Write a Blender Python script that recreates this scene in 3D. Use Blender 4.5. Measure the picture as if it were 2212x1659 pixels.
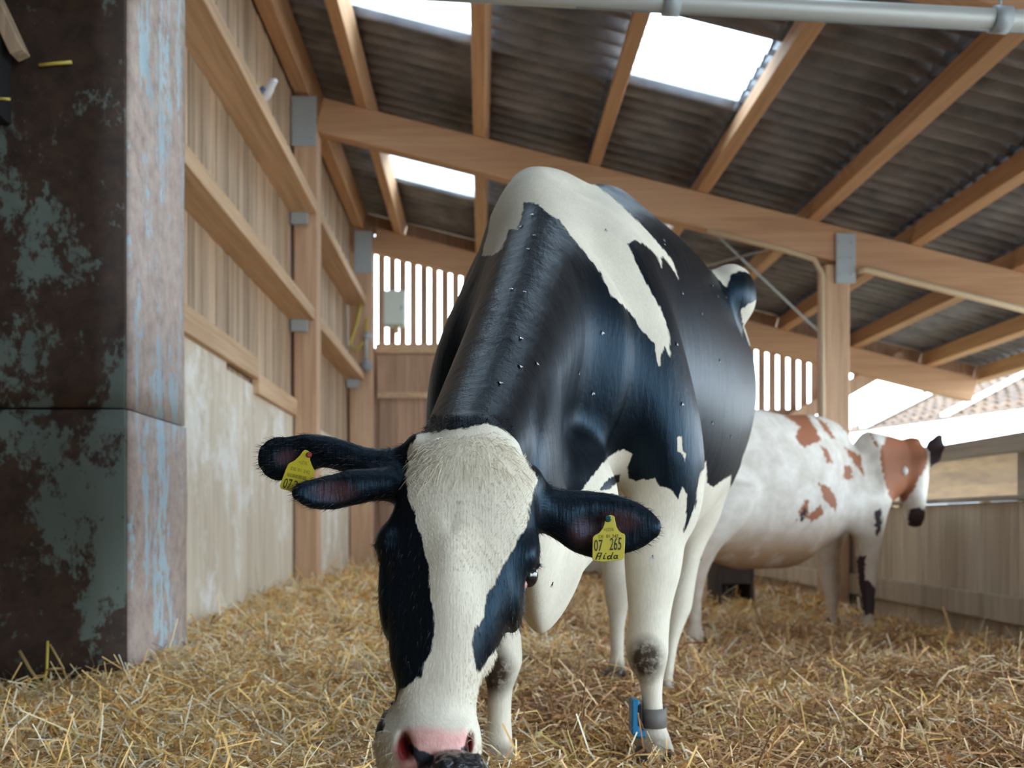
import bpy, bmesh, math, random
import numpy as np
from mathutils import Vector, Matrix, noise as mnoise
from mathutils.bvhtree import BVHTree

for o in list(bpy.data.objects):
    bpy.data.objects.remove(o, do_unlink=True)
C = bpy.context.scene.collection
SC = bpy.context.scene
rng = np.random.default_rng(7)
random.seed(7)

DRAFT = False
# ------------------------------------------------------------------ camera
F = 2150.0            # focal length in pixels of the 2212 px wide frame
CX, CY = 1040.0, 1130.0   # where the level sight line lands (the photo is a crop, hence the lens shift)
HC = 0.60             # camera height
cam_d = bpy.data.cameras.new('camera')
cam = bpy.data.objects.new('camera', cam_d)
C.objects.link(cam)
cam.location = (0, 0, HC)
cam.rotation_euler = (math.pi / 2, 0, 0)
cam_d.sensor_width = 36.0
cam_d.sensor_fit = 'HORIZONTAL'
cam_d.lens = 36.0 * F / 2212.0
cam_d.shift_x = (1106.0 - CX) / 2212.0
cam_d.shift_y = -(829.5 - CY) / 2212.0
cam_d.clip_start = 0.05
cam_d.clip_end = 400
cam_d.dof.use_dof = True
cam_d.dof.focus_distance = 1.75
cam_d.dof.aperture_fstop = 4.6
SC.camera = cam

def P(px, py, Y):
    """the point at depth Y that a picture position shows"""
    return Vector(((px - CX) * Y / F, Y, HC + (CY - py) * Y / F))

# ------------------------------------------------------------------ world, lights, exposure
SC.view_settings.view_transform = 'Standard'
SC.view_settings.look = 'None'
SC.view_settings.gamma = 1.0
SC.view_settings.use_curve_mapping = False
SC.view_settings.exposure = 3.3
world = bpy.data.worlds.new('overcast_sky')
SC.world = world
world.use_nodes = True
wn = world.node_tree.nodes
wn['Background'].inputs[0].default_value = (0.74, 0.88, 1.0, 1)
wn['Background'].inputs[1].default_value = 1.0
SC.cycles.max_bounces = 8
SC.cycles.diffuse_bounces = 5
SC.cycles.glossy_bounces = 3
SC.cycles.transparent_max_bounces = 8
SC.cycles.sample_clamp_indirect = 6.0

def portal(loc, rot, sx, sy):
    """daylight through an opening: guides sampling of the sky there"""
    l = bpy.data.lights.new('daylight', 'AREA')
    l.shape = 'RECTANGLE'; l.size = sx; l.size_y = sy
    l.cycles.is_portal = True
    o = bpy.data.objects.new('daylight', l)
    o.location = loc; o.rotation_euler = rot
    C.objects.link(o)
    return o

# ------------------------------------------------------------------ helpers
def srgb(r, g, b):
    f = lambda c: (c / 255 / 12.92) if c / 255 <= 0.04045 else ((c / 255 + 0.055) / 1.055) ** 2.4
    return (f(r), f(g), f(b), 1.0)

def link(name, me, m=None, parent=None, loc=None, smooth=False):
    o = bpy.data.objects.new(name, me)
    C.objects.link(o)
    if m is not None and not me.materials:
        me.materials.append(m)
    if loc is not None:
        o.location = loc
    if parent is not None:
        o.parent = parent
    if smooth:
        me.polygons.foreach_set('use_smooth', [True] * len(me.polygons))
    return o

def empty(name, loc=(0, 0, 0)):
    o = bpy.data.objects.new(name, None)
    o.empty_display_size = 0.1
    o.location = loc
    C.objects.link(o)
    return o

def tag(o, label=None, cat=None, group=None, kind=None):
    if label: o['label'] = label
    if cat: o['category'] = cat
    if group: o['group'] = group
    if kind: o['kind'] = kind
    return o

def mesh(name, verts, faces):
    me = bpy.data.meshes.new(name)
    me.from_pydata([tuple(v) for v in verts], [], faces)
    me.update()
    return me

def mesh_np(name, V, Fq, smooth=True):
    """fast mesh from numpy arrays, all faces with the same corner count"""
    me = bpy.data.meshes.new(name)
    n, k = Fq.shape
    me.vertices.add(len(V)); me.vertices.foreach_set('co', np.ascontiguousarray(V, dtype=np.float32).ravel())
    me.loops.add(n * k); me.loops.foreach_set('vertex_index', np.ascontiguousarray(Fq, dtype=np.int32).ravel())
    me.polygons.add(n)
    me.polygons.foreach_set('loop_start', np.arange(0, n * k, k, dtype=np.int32))
    me.polygons.foreach_set('use_smooth', np.full(n, smooth))
    me.update(calc_edges=True)
    return me

def bm_mesh(name, bm, smooth=False):
    me = bpy.data.meshes.new(name)
    bm.normal_update()
    bm.to_mesh(me); bm.free()
    if smooth:
        for p in me.polygons: p.use_smooth = True
    return me

def box_mesh(name, sx, sy, sz, bev=0.0):
    bm = bmesh.new()
    bmesh.ops.create_cube(bm, size=1)
    bmesh.ops.scale(bm, vec=(sx, sy, sz), verts=bm.verts)
    if bev > 0:
        bmesh.ops.bevel(bm, geom=list(bm.edges), offset=bev, segments=1, affect='EDGES')
    return bm_mesh(name, bm)

def box(name, x0, x1, y0, y1, z0, z1, m, parent=None, bev=0.004):
    off = parent.location if parent is not None else Vector((0, 0, 0))
    me = box_mesh(name, x1 - x0, y1 - y0, z1 - z0, bev)
    return link(name, me, m, parent, Vector(((x0 + x1) / 2, (y0 + y1) / 2, (z0 + z1) / 2)) - off)

def bar(name, p0, p1, w, h, m, parent=None, up=(0, 0, 1), bev=0.004):
    """timber of section w (across) x h (along up) whose centre line runs p0 -> p1"""
    p0, p1 = Vector(p0), Vector(p1)
    d = p1 - p0; L = d.length; d.normalize()
    s = d.cross(Vector(up)).normalized(); u = s.cross(d)
    me = box_mesh(name, L, w, h, bev)
    R = Matrix((d, -s, u)).transposed()
    me.transform(R.to_4x4())
    off = parent.location if parent is not None else Vector((0, 0, 0))
    return link(name, me, m, parent, (p0 + p1) / 2 - off)

def tube_mesh(name, pts, rad, seg=10, caps=True):
    """round tube along points; rad is one number or one per point"""
    pts = [Vector(p) for p in pts]
    n = len(pts)
    rad = [rad] * n if isinstance(rad, (int, float)) else rad
    V, Fc = [], []
    ref = None
    for i, p in enumerate(pts):
        d = (pts[min(i + 1, n - 1)] - pts[max(i - 1, 0)]).normalized()
        if ref is None:
            ref = d.orthogonal().normalized()
        ref = (ref - d * ref.dot(d)).normalized()
        b = d.cross(ref)
        for k in range(seg):
            a = 2 * math.pi * k / seg
            V.append(p + (ref * math.cos(a) + b * math.sin(a)) * rad[i])
    for i in range(n - 1):
        for k in range(seg):
            Fc.append((i * seg + k, i * seg + (k + 1) % seg, (i + 1) * seg + (k + 1) % seg, (i + 1) * seg + k))
    if caps:
        Fc.append(tuple(range(seg))[::-1])
        Fc.append(tuple((n - 1) * seg + k for k in range(seg)))
    me = mesh(name, V, Fc)
    for p in me.polygons: p.use_smooth = len(p.vertices) == 4
    return me

def rel(me, base):
    """move mesh points so that its object can sit at base"""
    me.transform(Matrix.Translation(-Vector(base)))
    return me

# ------------------------------------------------------------------ materials
class NT:
    def __init__(self, name):
        self.m = bpy.data.materials.new(name)
        self.m.use_nodes = True
        self.t = self.m.node_tree
        self.b = self.t.nodes['Principled BSDF']
        self.out = self.t.nodes['Material Output']
    def n(self, typ, ins=None, **kw):
        x = self.t.nodes.new('ShaderNode' + typ)
        for k, v in kw.items(): setattr(x, k, v)
        for k, v in (ins or {}).items(): self.set(x.inputs[k], v)
        return x
    def set(self, sock, v):
        if isinstance(v, bpy.types.NodeSocket): self.t.links.new(v, sock)
        else:
            if isinstance(v, (tuple, list)) and sock.type == 'VECTOR': v = v[:3]
            sock.default_value = v
    def p(self, **kw):
        for k, v in kw.items(): self.set(self.b.inputs[k.replace('_', ' ')], v)
    def pos(self):
        return self.n('NewGeometry').outputs['Position']
    def mapping(self, vec, scale, rot=(0, 0, 0), loc=(0, 0, 0)):
        return self.n('Mapping', {0: vec, 'Scale': scale, 'Rotation': rot, 'Location': loc}).outputs[0]
    def noise(self, vec, scale=1.0, detail=4.0, rough=0.55, dist=0.0):
        return self.n('TexNoise', {'Vector': vec, 'Scale': scale, 'Detail': detail, 'Roughness': rough, 'Distortion': dist}).outputs[0]
    def ramp(self, fac, stops, interp='LINEAR'):
        r = self.n('ValToRGB', {0: fac})
        e = r.color_ramp; e.interpolation = interp
        while len(e.elements) < len(stops): e.elements.new(0.5)
        for el, (p, c) in zip(e.elements, stops):
            el.position = p
            el.color = c if isinstance(c, (tuple, list)) else (c, c, c, 1)
        return r.outputs[0]
    def mix(self, fac, a, b, mode='MIX'):
        x = self.n('Mix', data_type='RGBA', blend_type=mode)
        self.set(x.inputs[0], fac); self.set(x.inputs[6], a); self.set(x.inputs[7], b)
        return x.outputs[2]
    def math(self, op, a, b=0.0, clamp=False):
        x = self.n('Math', operation=op, use_clamp=clamp)
        self.set(x.inputs[0], a); self.set(x.inputs[1], b)
        return x.outputs[0]
    def attr(self, name):
        return self.n('Attribute', attribute_name=name)
    def bump(self, h, strength=0.3, dist=0.01):
        b = self.n('Bump', {'Height': h, 'Strength': strength, 'Distance': dist})
        self.t.links.new(b.outputs[0], self.b.inputs['Normal'])
        return b

def flat(name, col, rough=0.5, metal=0.0):
    x = NT(name)
    x.p(Base_Color=col, Roughness=rough, Metallic=metal)
    return x.m

def wood(name, dark, light, scale, rough=0.75, vary=0.35, bump=0.4, blot=None):
    """timber grain stretched along one axis: scale has the small number on the grain axis"""
    x = NT(name)
    inf = x.n('ObjectInfo')
    off = x.n('VectorMath', {0: x.pos(), 1: x.n('CombineXYZ', {0: x.math('MULTIPLY', inf.outputs['Random'], 37.0), 1: x.math('MULTIPLY', inf.outputs['Random'], 91.0), 2: x.math('MULTIPLY', inf.outputs['Random'], 53.0)}).outputs[0]}, operation='ADD').outputs[0]
    g = x.noise(x.mapping(off, scale), 1.0, 6.0, 0.6, 0.4)
    g2 = x.noise(x.mapping(off, tuple(s * 0.23 for s in scale)), 1.0, 3.0, 0.5)
    f = x.math('ADD', x.math('MULTIPLY', g, 0.6), x.math('MULTIPLY', g2, 0.4))
    col = x.ramp(f, [(0.30, dark), (0.66, light)])
    if blot:
        b = x.ramp(x.noise(x.pos(), blot[1], 5.0, 0.65), [(blot[2], 0.0), (blot[2] + 0.12, 1.0)])
        col = x.mix(b, col, blot[0])
    v = x.math('ADD', x.math('MULTIPLY', inf.outputs['Random'], vary), 1.0 - vary / 2)
    h = x.n('HueSaturation', {'Color': col, 'Value': v})
    x.p(Base_Color=h.outputs[0], Roughness=rough)
    x.bump(g, bump, 0.006)
    return x.m

M = {}
M['board'] = wood('weathered_boards', srgb(146, 120, 96), srgb(206, 180, 152), (34, 34, 1.6), vary=0.5)
M['girt'] = wood('girt_timber', srgb(174, 136, 100), srgb(224, 190, 154), (26, 1.1, 26), vary=0.2)
M['beam'] = wood('glued_beam', srgb(178, 132, 98), srgb(208, 166, 128), (1.3, 18, 30), vary=0.12, bump=0.2)
M['purlin'] = wood('purlin_timber', srgb(180, 134, 98), srgb(218, 174, 134), (24, 1.2, 24), vary=0.25, bump=0.2)
M['post'] = wood('post_timber', srgb(172, 134, 104), srgb(214, 178, 146), (26, 26, 1.3), vary=0.15)
M['rail'] = wood('grey_rail', srgb(150, 138, 122), srgb(196, 186, 170), (22, 1.0, 22), vary=0.2)
M['backboard'] = wood('back_boards', srgb(140, 108, 86), srgb(192, 156, 130), (30, 30, 1.5), vary=0.3)
M['fenceboard'] = wood('grey_boards', srgb(164, 148, 128), srgb(216, 202, 180), (18, 18, 1.2), vary=0.3)
M['ply'] = wood('whitewashed_panel', srgb(196, 180, 156), srgb(236, 224, 204), (9, 9, 1.4), vary=0.10, blot=(srgb(240, 236, 228), 2.2, 0.52))
M['galv'] = flat('galvanised_steel', srgb(176, 184, 188), 0.5, 0.15)
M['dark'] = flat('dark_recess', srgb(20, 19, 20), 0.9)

def roof_mat():
    x = NT('fibre_cement')
    n1 = x.noise(x.pos(), 3.0, 6.0, 0.65)
    n2 = x.noise(x.mapping(x.pos(), (2, 5, 4)), 1.0, 4.0, 0.6)
    c = x.ramp(x.math('ADD', x.math('MULTIPLY', n1, 0.5), x.math('MULTIPLY', n2, 0.5)), [(0.32, srgb(92, 93, 101)), (0.68, srgb(166, 165, 171))])
    x.p(Base_Color=c, Roughness=0.6)
    x.bump(n1, 0.2, 0.004)
    return x.m
M['roof'] = roof_mat()

def skylight_mat():
    x = NT('clear_sheet')
    t = x.n('BsdfTransparent', {0: (0.82, 0.86, 0.88, 1)})
    d = x.n('BsdfTranslucent', {0: (0.9, 0.93, 0.95, 1)})
    mx = x.n('MixShader', {0: 0.25})
    x.t.links.new(t.outputs[0], mx.inputs[1]); x.t.links.new(d.outputs[0], mx.inputs[2])
    x.t.links.new(mx.outputs[0], x.out.inputs[0])
    return x.m
M['skylight'] = skylight_mat()

def rust_mat(name, paint, rust1, rust2, cover, streak):
    x = NT(name)
    p = x.pos()
    a = x.noise(x.mapping(p, streak), 1.0, 8.0, 0.68, 0.3)
    fine = x.noise(x.mapping(p, (34, 34, 26)), 1.0, 6.0, 0.7)
    f = x.math('ADD', x.math('MULTIPLY', a, 0.74), x.math('MULTIPLY', fine, 0.26))
    mask = x.ramp(f, [(cover, 0.0), (cover + 0.035, 1.0)])
    rust = x.ramp(x.noise(p, 13.0, 7.0, 0.7), [(0.3, rust1), (0.7, rust2)])
    chip = x.ramp(x.noise(x.mapping(p, (5, 5, 2)), 1.0, 3.0, 0.5), [(0.4, paint), (0.7, tuple(c * 0.72 for c in paint[:3]) + (1,))])
    col = x.mix(mask, rust, chip)
    x.p(Base_Color=col, Roughness=0.7)
    x.bump(f, 0.5, 0.006)
    return x.m
M['rust_front'] = rust_mat('rusted_mint_paint', srgb(100, 110, 102), srgb(34, 22, 16), srgb(72, 50, 36), 0.495, (2.6, 2.6, 1.9))
M['rust_side'] = rust_mat('worn_pale_paint', srgb(184, 208, 220), srgb(156, 136, 128), srgb(208, 190, 178), 0.525, (5.0, 7.0, 1.5))
# ================================================================== the barn
XW = -1.60                       # inner face of the left wall
ZB = lambda X: 4.20 - 0.25 * (X + 1.38)      # top of the roof beams (the roof falls to the right)
SL = math.atan(0.25)
Y1, Y2 = 8.4, 12.25              # the two frames in view
Y0 = Y1 - (Y2 - Y1)              # the frame at the near end of the left wall
PX = [-1.50, -0.99, 0.0, 0.975, 1.89, 2.83, 3.69, 4.55, 5.45, 6.12]   # purlins
XR = 3.14                        # line of the right-hand posts

# ---- floor
fl = link('floor', mesh('floor', [(-7, -6, -0.3), (7.5, -6, -0.3), (7.5, 13, -0.3), (-7, 13, -0.3)], [(0, 1, 2, 3)]), flat('packed_earth', srgb(96, 78, 56), 0.95))
tag(fl, kind='structure')
og = link('floor_yard', mesh('floor_yard', [(7.5, -60, -0.32), (120, -60, -0.32), (120, 120, -0.32), (7.5, 120, -0.32)], [(0, 1, 2, 3)]), flat('yard_gravel', srgb(176, 172, 164), 0.95))
tag(og, kind='structure')
og2 = link('floor_field', mesh('floor_field', [(-60, 13, -0.32), (7.5, 13, -0.32), (7.5, 120, -0.32), (-60, 120, -0.32)], [(0, 1, 2, 3)]), flat('field_grass', srgb(112, 120, 84), 0.95))
tag(og2, kind='structure')

# ---- roof: corrugated sheets on purlins, some of them clear
ceil = empty('ceiling', (0, 4, 4)); tag(ceil, kind='structure')
def corr_mesh(name, length, width, period, amp, seg=8):
    nw = int(round(width / period))
    V, Fc = [], []
    n = nw * seg + 1
    for i in range(n):
        y = -width / 2 + width * i / (n - 1)
        z = amp * math.cos(2 * math.pi * (y + width / 2) / period)
        V += [(-length / 2, y, z), (length / 2, y, z)]
    m = len(V)
    V += [(x, y, z + 0.007) for x, y, z in V[:m]]
    for i in range(n - 1):
        a = 2 * i
        Fc.append((a, a + 2, a + 3, a + 1)); Fc.append((m + a, m + a + 1, m + a + 3, m + a + 2))
    for i in range(n - 1):
        a = 2 * i
        Fc.append((a, m + a, m + a + 2, a + 2)); Fc.append((a + 1, a + 3, m + a + 3, m + a + 1))
    Fc.append((0, 1, m + 1, m)); Fc.append((2 * n - 2, m + 2 * n - 2, m + 2 * n - 1, 2 * n - 1))
    me = mesh(name, V, Fc)
    for p in me.polygons: p.use_smooth = True
    return me
SW = 0.177 * 5
row0 = 6.30                      # near edge of the skylight row in view
spans = [(PX[i], PX[i + 1]) for i in range(1, len(PX) - 1)]
spans = [(-2.0, -0.99)] + spans[:-1] + [(5.45, 6.35)]
sheet_cache = {}
SKY_ROWS = {0: 1, -3: 1, 4: 1, -7: 1}     # row offsets (in sheets) that hold clear sheets
nwin = 0
for r in range(-7, 7):
    ya = row0 + r * SW
    yc = ya + SW / 2
    if yc > 12.6: continue
    for (xa, xb) in spans:
        L = (xb - xa) / math.cos(SL)
        sky = r in SKY_ROWS and (abs(xa + 0.99) < 0.01 or abs(xa - 0.975) < 0.01)
        key = (round(L, 3), sky)
        if key not in sheet_cache:
            me = corr_mesh('skylight_sheet' if sky else 'corrugated_sheet', L + 0.10 if not sky else L + 0.02, SW + 0.012, 0.177, 0.042)
            me.materials.append(M['skylight'] if sky else M['roof'])
            sheet_cache[key] = me
        xm = (xa + xb) / 2
        z = ZB(xm) + 0.250 + (0.006 if (r % 2) else 0.0)
        if sky:
            nwin += 1
            o = link('window_%d' % nwin, sheet_cache[key], None, None, (xm, yc, z))
            tag(o, kind='structure')
            portal((xm, yc, z + 0.08), (0, SL, 0), L, SW)
        else:
            o = link('corrugated_sheet', sheet_cache[key], None, ceil, Vector((xm, yc, z)) - ceil.location)
        o.rotation_euler = (0, SL, 0)
# the roof goes on over the camera and behind it
for (xa, xb, ya, yb) in ((-7.0, 6.35, -6.0, row0 - 7 * SW), (-7.0, -2.0, row0 - 7 * SW, 4.6)):
    for k in range(int((yb - ya) / SW) + 1):
        y_0 = ya + k * SW; y_1 = min(yb, y_0 + SW)
        if y_1 - y_0 < 0.02: continue
        xm = (xa + xb) / 2
        o = link('corrugated_sheet', corr_mesh('corrugated_sheet', (xb - xa) / math.cos(SL), y_1 - y_0, (y_1 - y_0) / 5, 0.024, 4), M['roof'], ceil,
                 Vector((xm, (y_0 + y_1) / 2, ZB(xm) + 0.24)) - ceil.location)
        o.rotation_euler = (0, SL, 0)
for i, X in enumerate(PX):
    w, h = (0.10, 0.19)
    if i == 0: w, h = 0.14, 0.2
    for (ya, yb) in ((Y0 - 4.0, Y0), (Y0, Y1), (Y1, Y2 + 0.3)):
        zc = ZB(X) + h / 2 + 0.005
        up = (math.sin(SL), 0, math.cos(SL))
        bar('purlin', (X, ya + 0.003, zc), (X, yb - 0.003, zc), w, h, M['purlin'], ceil, up)

# ---- roof beams (things), posts with steel plates
BW, BH = 0.14, 0.29
def roof_beam(Y, xa, xb, label):
    zc = lambda X: ZB(X) - BH / 2
    o = bar('roof_beam', (xa, Y, zc(xa)), (xb, Y, zc(xb)), BW, BH, M['beam'], None, (0, 0, 1), 0.006)
    tag(o, label, 'beam')
    return o
roof_beam(Y1 + BW / 2, -1.37, 6.1, 'long orange-brown sloping timber beam passing above the cow\'s back')
roof_beam(Y2 - BW / 2 - 0.06, -1.30, 5.98, 'farther sloping timber beam along the top of the gappy end wall')
roof_beam(Y0 + BW / 2, -1.37, 6.1, 'near sloping timber beam overhead, out of the picture above')
def post(x0, x1, y0, y1, z0, z1, label, plate=None):
    base = Vector(((x0 + x1) / 2, (y0 + y1) / 2, z0))
    e = empty('timber_post', base)
    tag(e, label, 'post')
    box('shaft', x0, x1, y0, y1, z0, z1, M['post'], e, 0.008)
    if plate:
        pl = box('steel_plate', plate[0], plate[1], y0 - 0.012 - plate[4], y0 - plate[4], plate[2], plate[3], M['galv'], e, 0.002)
        for dx in (-1, 1):
            for k in range(3):
                z = plate[2] + (plate[3] - plate[2]) * (0.18 + 0.32 * k)
                b = link('bolt', tube_mesh('bolt', [(0, 0, 0), (0, -0.012, 0)], 0.011, 6), M['galv'], pl,
                         Vector(((plate[0] + plate[1]) / 2 + dx * (plate[1] - plate[0]) * 0.3, y0 - 0.012 - plate[4], z)) - base - pl.location)
    return e
post(-1.584, -1.385, Y1, Y1 + 0.2, -0.1, 3.92, 'timber post with a steel plate on top on the boarded left wall', (-1.60, -1.39, 3.78, 4.20, 0.0))
post(-1.58, -1.31, Y2 - 0.32, Y2 - 0.16, -0.1, 3.85, 'timber corner post beside the pale box, holding the far beam', (-1.52, -1.31, 3.60, 4.10, 0.0))
post(2.90, 3.11, Y1 + 0.0, Y1 + 0.2, -0.1, ZB(3.11) - BH - 0.004, 'free-standing timber post rising behind the brown-patched cow', (2.985, 3.15, 2.62, 3.04, 0.012))
post(2.86, 3.08, Y2 - 0.32, Y2 - 0.14, -0.1, ZB(3.0) - BH, 'far post standing at the end of the gappy wall behind the front post')

# ---- left wall: upright boards, ledges, whitewashed lower panels
wl = empty('wall_left', (XW, 6.4, 0)); tag(wl, kind='structure')
y = Y0 + 0.02
bi = 0
while y < Y2 - 0.02:
    w = 0.115 + 0.05 * random.random()
    dx = 0.007 * (bi % 2) + 0.003 * random.random()
    box('board', XW - 0.045 + dx, XW - 0.022 + dx, y, min(y + w, Y2), 1.5, 4.55, M['board'], wl, 0.002)
    y += w + 0.0015; bi += 1
# two ledges, one plank per bay
for (z, xf) in ((3.21, -1.385), (2.31, -1.405)):
    for (ya, yb) in ((Y0 + 0.03, Y1 - 0.004), (Y1 + 0.206, Y2 - 0.33)):
        box('girt', XW - 0.02, xf, ya, yb, z, z + 0.10, M['girt'], wl, 0.004)
# little steel shelf brackets under the ledges
for (z, ya) in ((3.21, Y1 - 0.06), (2.31, Y1 - 0.06), (2.31, Y2 - 0.45)):
    box('bracket', XW, -1.46, ya, ya + 0.05, z - 0.10, z - 0.002, M['galv'], wl, 0.002)
# lower panels and the sloping rail pieces over them
for (ya, yb, zt) in ((Y0 + 0.02, 6.2, 1.66), (6.21, 8.39, 1.56), (8.62, Y2 - 0.33, 1.52)):
    box('panel', XW - 0.03, XW + 0.012, ya, yb, -0.3, zt, M['ply'], wl, 0.003)
box('rail', XW + 0.001, XW + 0.055, Y0 + 0.03, 6.9, 1.60, 1.75, M['girt'], wl, 0.004)
box('rail', XW + 0.001, XW + 0.055, 6.92, 8.36, 1.50, 1.64, M['girt'], wl, 0.004)
box('cladding', XW - 0.12, XW - 0.06, Y0, Y2 + 0.2, -0.3, 4.55, M['dark'], wl, 0.0)

# ---- steel-clad end of the side wall
base = Vector((-2.3, 4.0, 0))
pier = empty('steel_partition_end', base)
tag(pier, 'tall dark rusted steel-clad partition end with flaking mint paint', 'partition')
def bent(name, x0, x1, y0, y1, z0, z1, m, nx, nz, amp, face):
    """thin sheet with dents, closed at the back"""
    V, Fc = [], []
    for j in range(nz + 1):
        for i in range(nx + 1):
            u, w = i / nx, j / nz
            a = amp * mnoise.noise(Vector((u * 3.1 + z0, w * 5.0 + x0, 3.0)))
            if face == 'front': V.append((x0 + (x1 - x0) * u, y0 + a, z0 + (z1 - z0) * w))
            else: V.append((x1 + a, y0 + (y1 - y0) * u, z0 + (z1 - z0) * w))
    n = len(V)
    for v in V[:n]:
        V.append((v[0], y0 + 0.03, v[2]) if face == 'front' else (x1 - 0.03, v[1], v[2]))
    W = nx + 1
    for j in range(nz):
        for i in range(nx):
            a = j * W + i
            Fc.append((a, a + 1, a + W + 1, a + W)); Fc.append((n + a, n + a + W, n + a + W + 1, n + a + 1))
    rim = [i for i in range(W)] + [j * W + nx for j in range(1, nz + 1)] + [nz * W + i for i in range(nx - 1, -1, -1)] + [j * W for j in range(nz - 1, 0, -1)]
    for k in range(len(rim)):
        a, b = rim[k], rim[(k + 1) % len(rim)]
        Fc.append((a, n + a, n + b, b))
    me = mesh(name, [Vector(v) - base for v in V], Fc)
    bm = bmesh.new(); bm.from_mesh(me); bmesh.ops.recalc_face_normals(bm, faces=bm.faces); bm.to_mesh(me); bm.free()
    for p in me.polygons: p.use_smooth = True
    return link(name, me, m, pier)
PXR = -1.33
bent('front_sheet', -3.2, PXR, 3.70, 3.73, 1.03, 4.6, M['rust_front'], 16, 30, 0.012, 'front')
bent('front_sheet', -3.2, PXR + 0.004, 3.694, 3.72, -0.3, 1.022, M['rust_front'], 16, 14, 0.012, 'front')
bent('side_sheet', -1.4, PXR + 0.012, 3.735, 4.42, 1.03, 4.6, M['rust_side'], 8, 30, 0.01, 'side')
bent('side_sheet', -1.4, PXR + 0.018, 3.725, 4.43, -0.3, 1.022, M['rust_side'], 8, 14, 0.01, 'side')
box('core', -3.2, PXR - 0.035, 3.76, 4.40, -0.3, 4.6, M['dark'], pier, 0.0)
# black block painted as the shade of an opening, and board end at the upper left of the sheet
box('notch_shade', -2.05, -1.742, 3.60, 3.692, 2.075, 2.42, M['dark'], pier, 0.004)
box('notch_board', -2.05, -1.758, 3.55, 3.597, 2.17, 2.38, M['board'], pier, 0.004)
bar('brace', P(-40, -60, 3.62), P(44, 120, 3.62), 0.05, 0.07, M['board'], pier, (0, 1, 0))

# ---- end wall: door and boards below, spaced slats above
wb = empty('wall_back', (1.5, Y2, 0)); tag(wb, kind='structure')
box('eave_board', -1.80, -1.44, Y2 + 0.005, Y2 + 0.035, 3.9, 4.6, M['backboard'], wb, 0.002)
for i in range(len(PX) - 1):
    xa, xb = PX[i] + 0.06, PX[i + 1] - 0.06
    bar('eave_board', (xa, Y2 + 0.02, ZB(xa) + 0.09), (xb, Y2 + 0.02, ZB(xb) + 0.09), 0.03, 0.22, M['backboard'], wb, (0, 0, 1), 0.002)
x = -1.66
k = 0
while x < 4.95:
    zt = ZB(x) + 0.05
    zb = 2.72 if x < 0.6 else 1.95
    if x > 3.72: zb = 1.86 + (x - 3.85) * 0.59
    box('slat', x, x + 0.083, Y2 + 0.002, Y2 + 0.026, zb, zt, M['backboard'], wb, 0.002)
    x += 0.130; k += 1
box('rail', -1.30, 3.2, Y2 - 0.05, Y2, 2.68, 2.80, M['girt'], wb, 0.004)
x = -1.70
while x < 3.7:
    w = 0.125 + 0.03 * random.random()
    if not (-1.25 < x < -0.45):
        box('board', x, x + w, Y2 + 0.002, Y2 + 0.028, -0.3, 2.70 if x < 0.6 else 2.0, M['backboard'], wb, 0.002)
    x += w + 0.005
box('kick_board', 0.0, 2.9, Y2 - 0.06, Y2, 0.0, 0.16, M['rail'], wb, 0.004)
box('cladding', -1.70, 0.58, Y2 + 0.035, Y2 + 0.06, -0.4, 2.76, M['backboard'], wb, 0.002)
box('cladding', 0.585, 3.75, Y2 + 0.035, Y2 + 0.06, -0.4, 1.94, M['backboard'], wb, 0.002)
door = empty('door_1', (-0.8, Y2, 0)); tag(door, kind='structure')
x = -1.26
while x < -0.48:
    box('board', x, x + 0.107, Y2 - 0.03, Y2 - 0.004, -0.1, 2.38, M['backboard'], door, 0.002)
    x += 0.110
box('head_board', -1.28, -0.34, Y2 - 0.065, Y2 - 0.032, 2.20, 2.66, M['backboard'], door, 0.003)
box('ledge', -1.28, -0.34, Y2 - 0.085, Y2 - 0.066, 2.13, 2.20, M['girt'], door, 0.003)
tag(bar('wall_brace', P(1690, 920, Y2 - 0.10), P(1950, 772, Y2 - 0.10), 0.07, 0.17, M['post']), 'diagonal grey board edging the gappy end wall beyond the free-standing post', 'brace')

# ---- right-hand partition: boards, kick board, cap, rails
wr = empty('wall_right', (XR, 7, 0)); tag(wr, kind='structure')
y = 3.2
while y < Y2 - 0.1:
    w = 0.40 + 0.08 * random.random()
    dx = 0.01 * random.random()
    box('board', XR + dx, XR + 0.03 + dx, y, min(y + w, Y2 - 0.1), -0.3, 0.72 + 0.012 * random.random(), M['fenceboard'], wr, 0.004)
    y += w + 0.007
for (ya, yb) in ((3.2, 5.4), (5.41, 8.38), (8.62, Y2 - 0.1)):
    box('kick_board', XR - 0.045, XR - 0.002, ya, yb, 0.01, 0.17, M['fenceboard'], wr, 0.006)
    box('cap_rail', XR - 0.03, XR + 0.05, ya, yb, 0.735, 0.765, M['rail'], wr, 0.004)
    box('top_rail', XR - 0.01, XR + 0.05, ya, yb, 1.02, 1.13, M['rail'], wr, 0.006)
for y in (4.1, 5.82, 7.5, 9.9, 11.6):
    box('fence_post', XR + 0.045, XR + 0.15, y, y + 0.10, -0.3, 1.10, M['rail'], wr, 0.006)

# ---- walls that only keep light out (behind the camera and on the left)
tag(box('wall_front', -7, 2.6, -6.1, -6.0, -0.3, 6.0, M['board']), kind='structure')
tag(box('wall_front', 2.61, 6.4, -6.1, -6.0, 3.0, 6.0, M['board']), kind='structure')  # unseen opening below this, added and sized to let fill light in
tag(box('wall_side', -7.1, -7.0, -6.0, 4.5, -0.3, 6.2, M['board']), kind='structure')
tag(box('wall_bay', -7.0, -3.2, 4.3, 4.4, -0.3, 6.0, M['board']), kind='structure')

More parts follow.
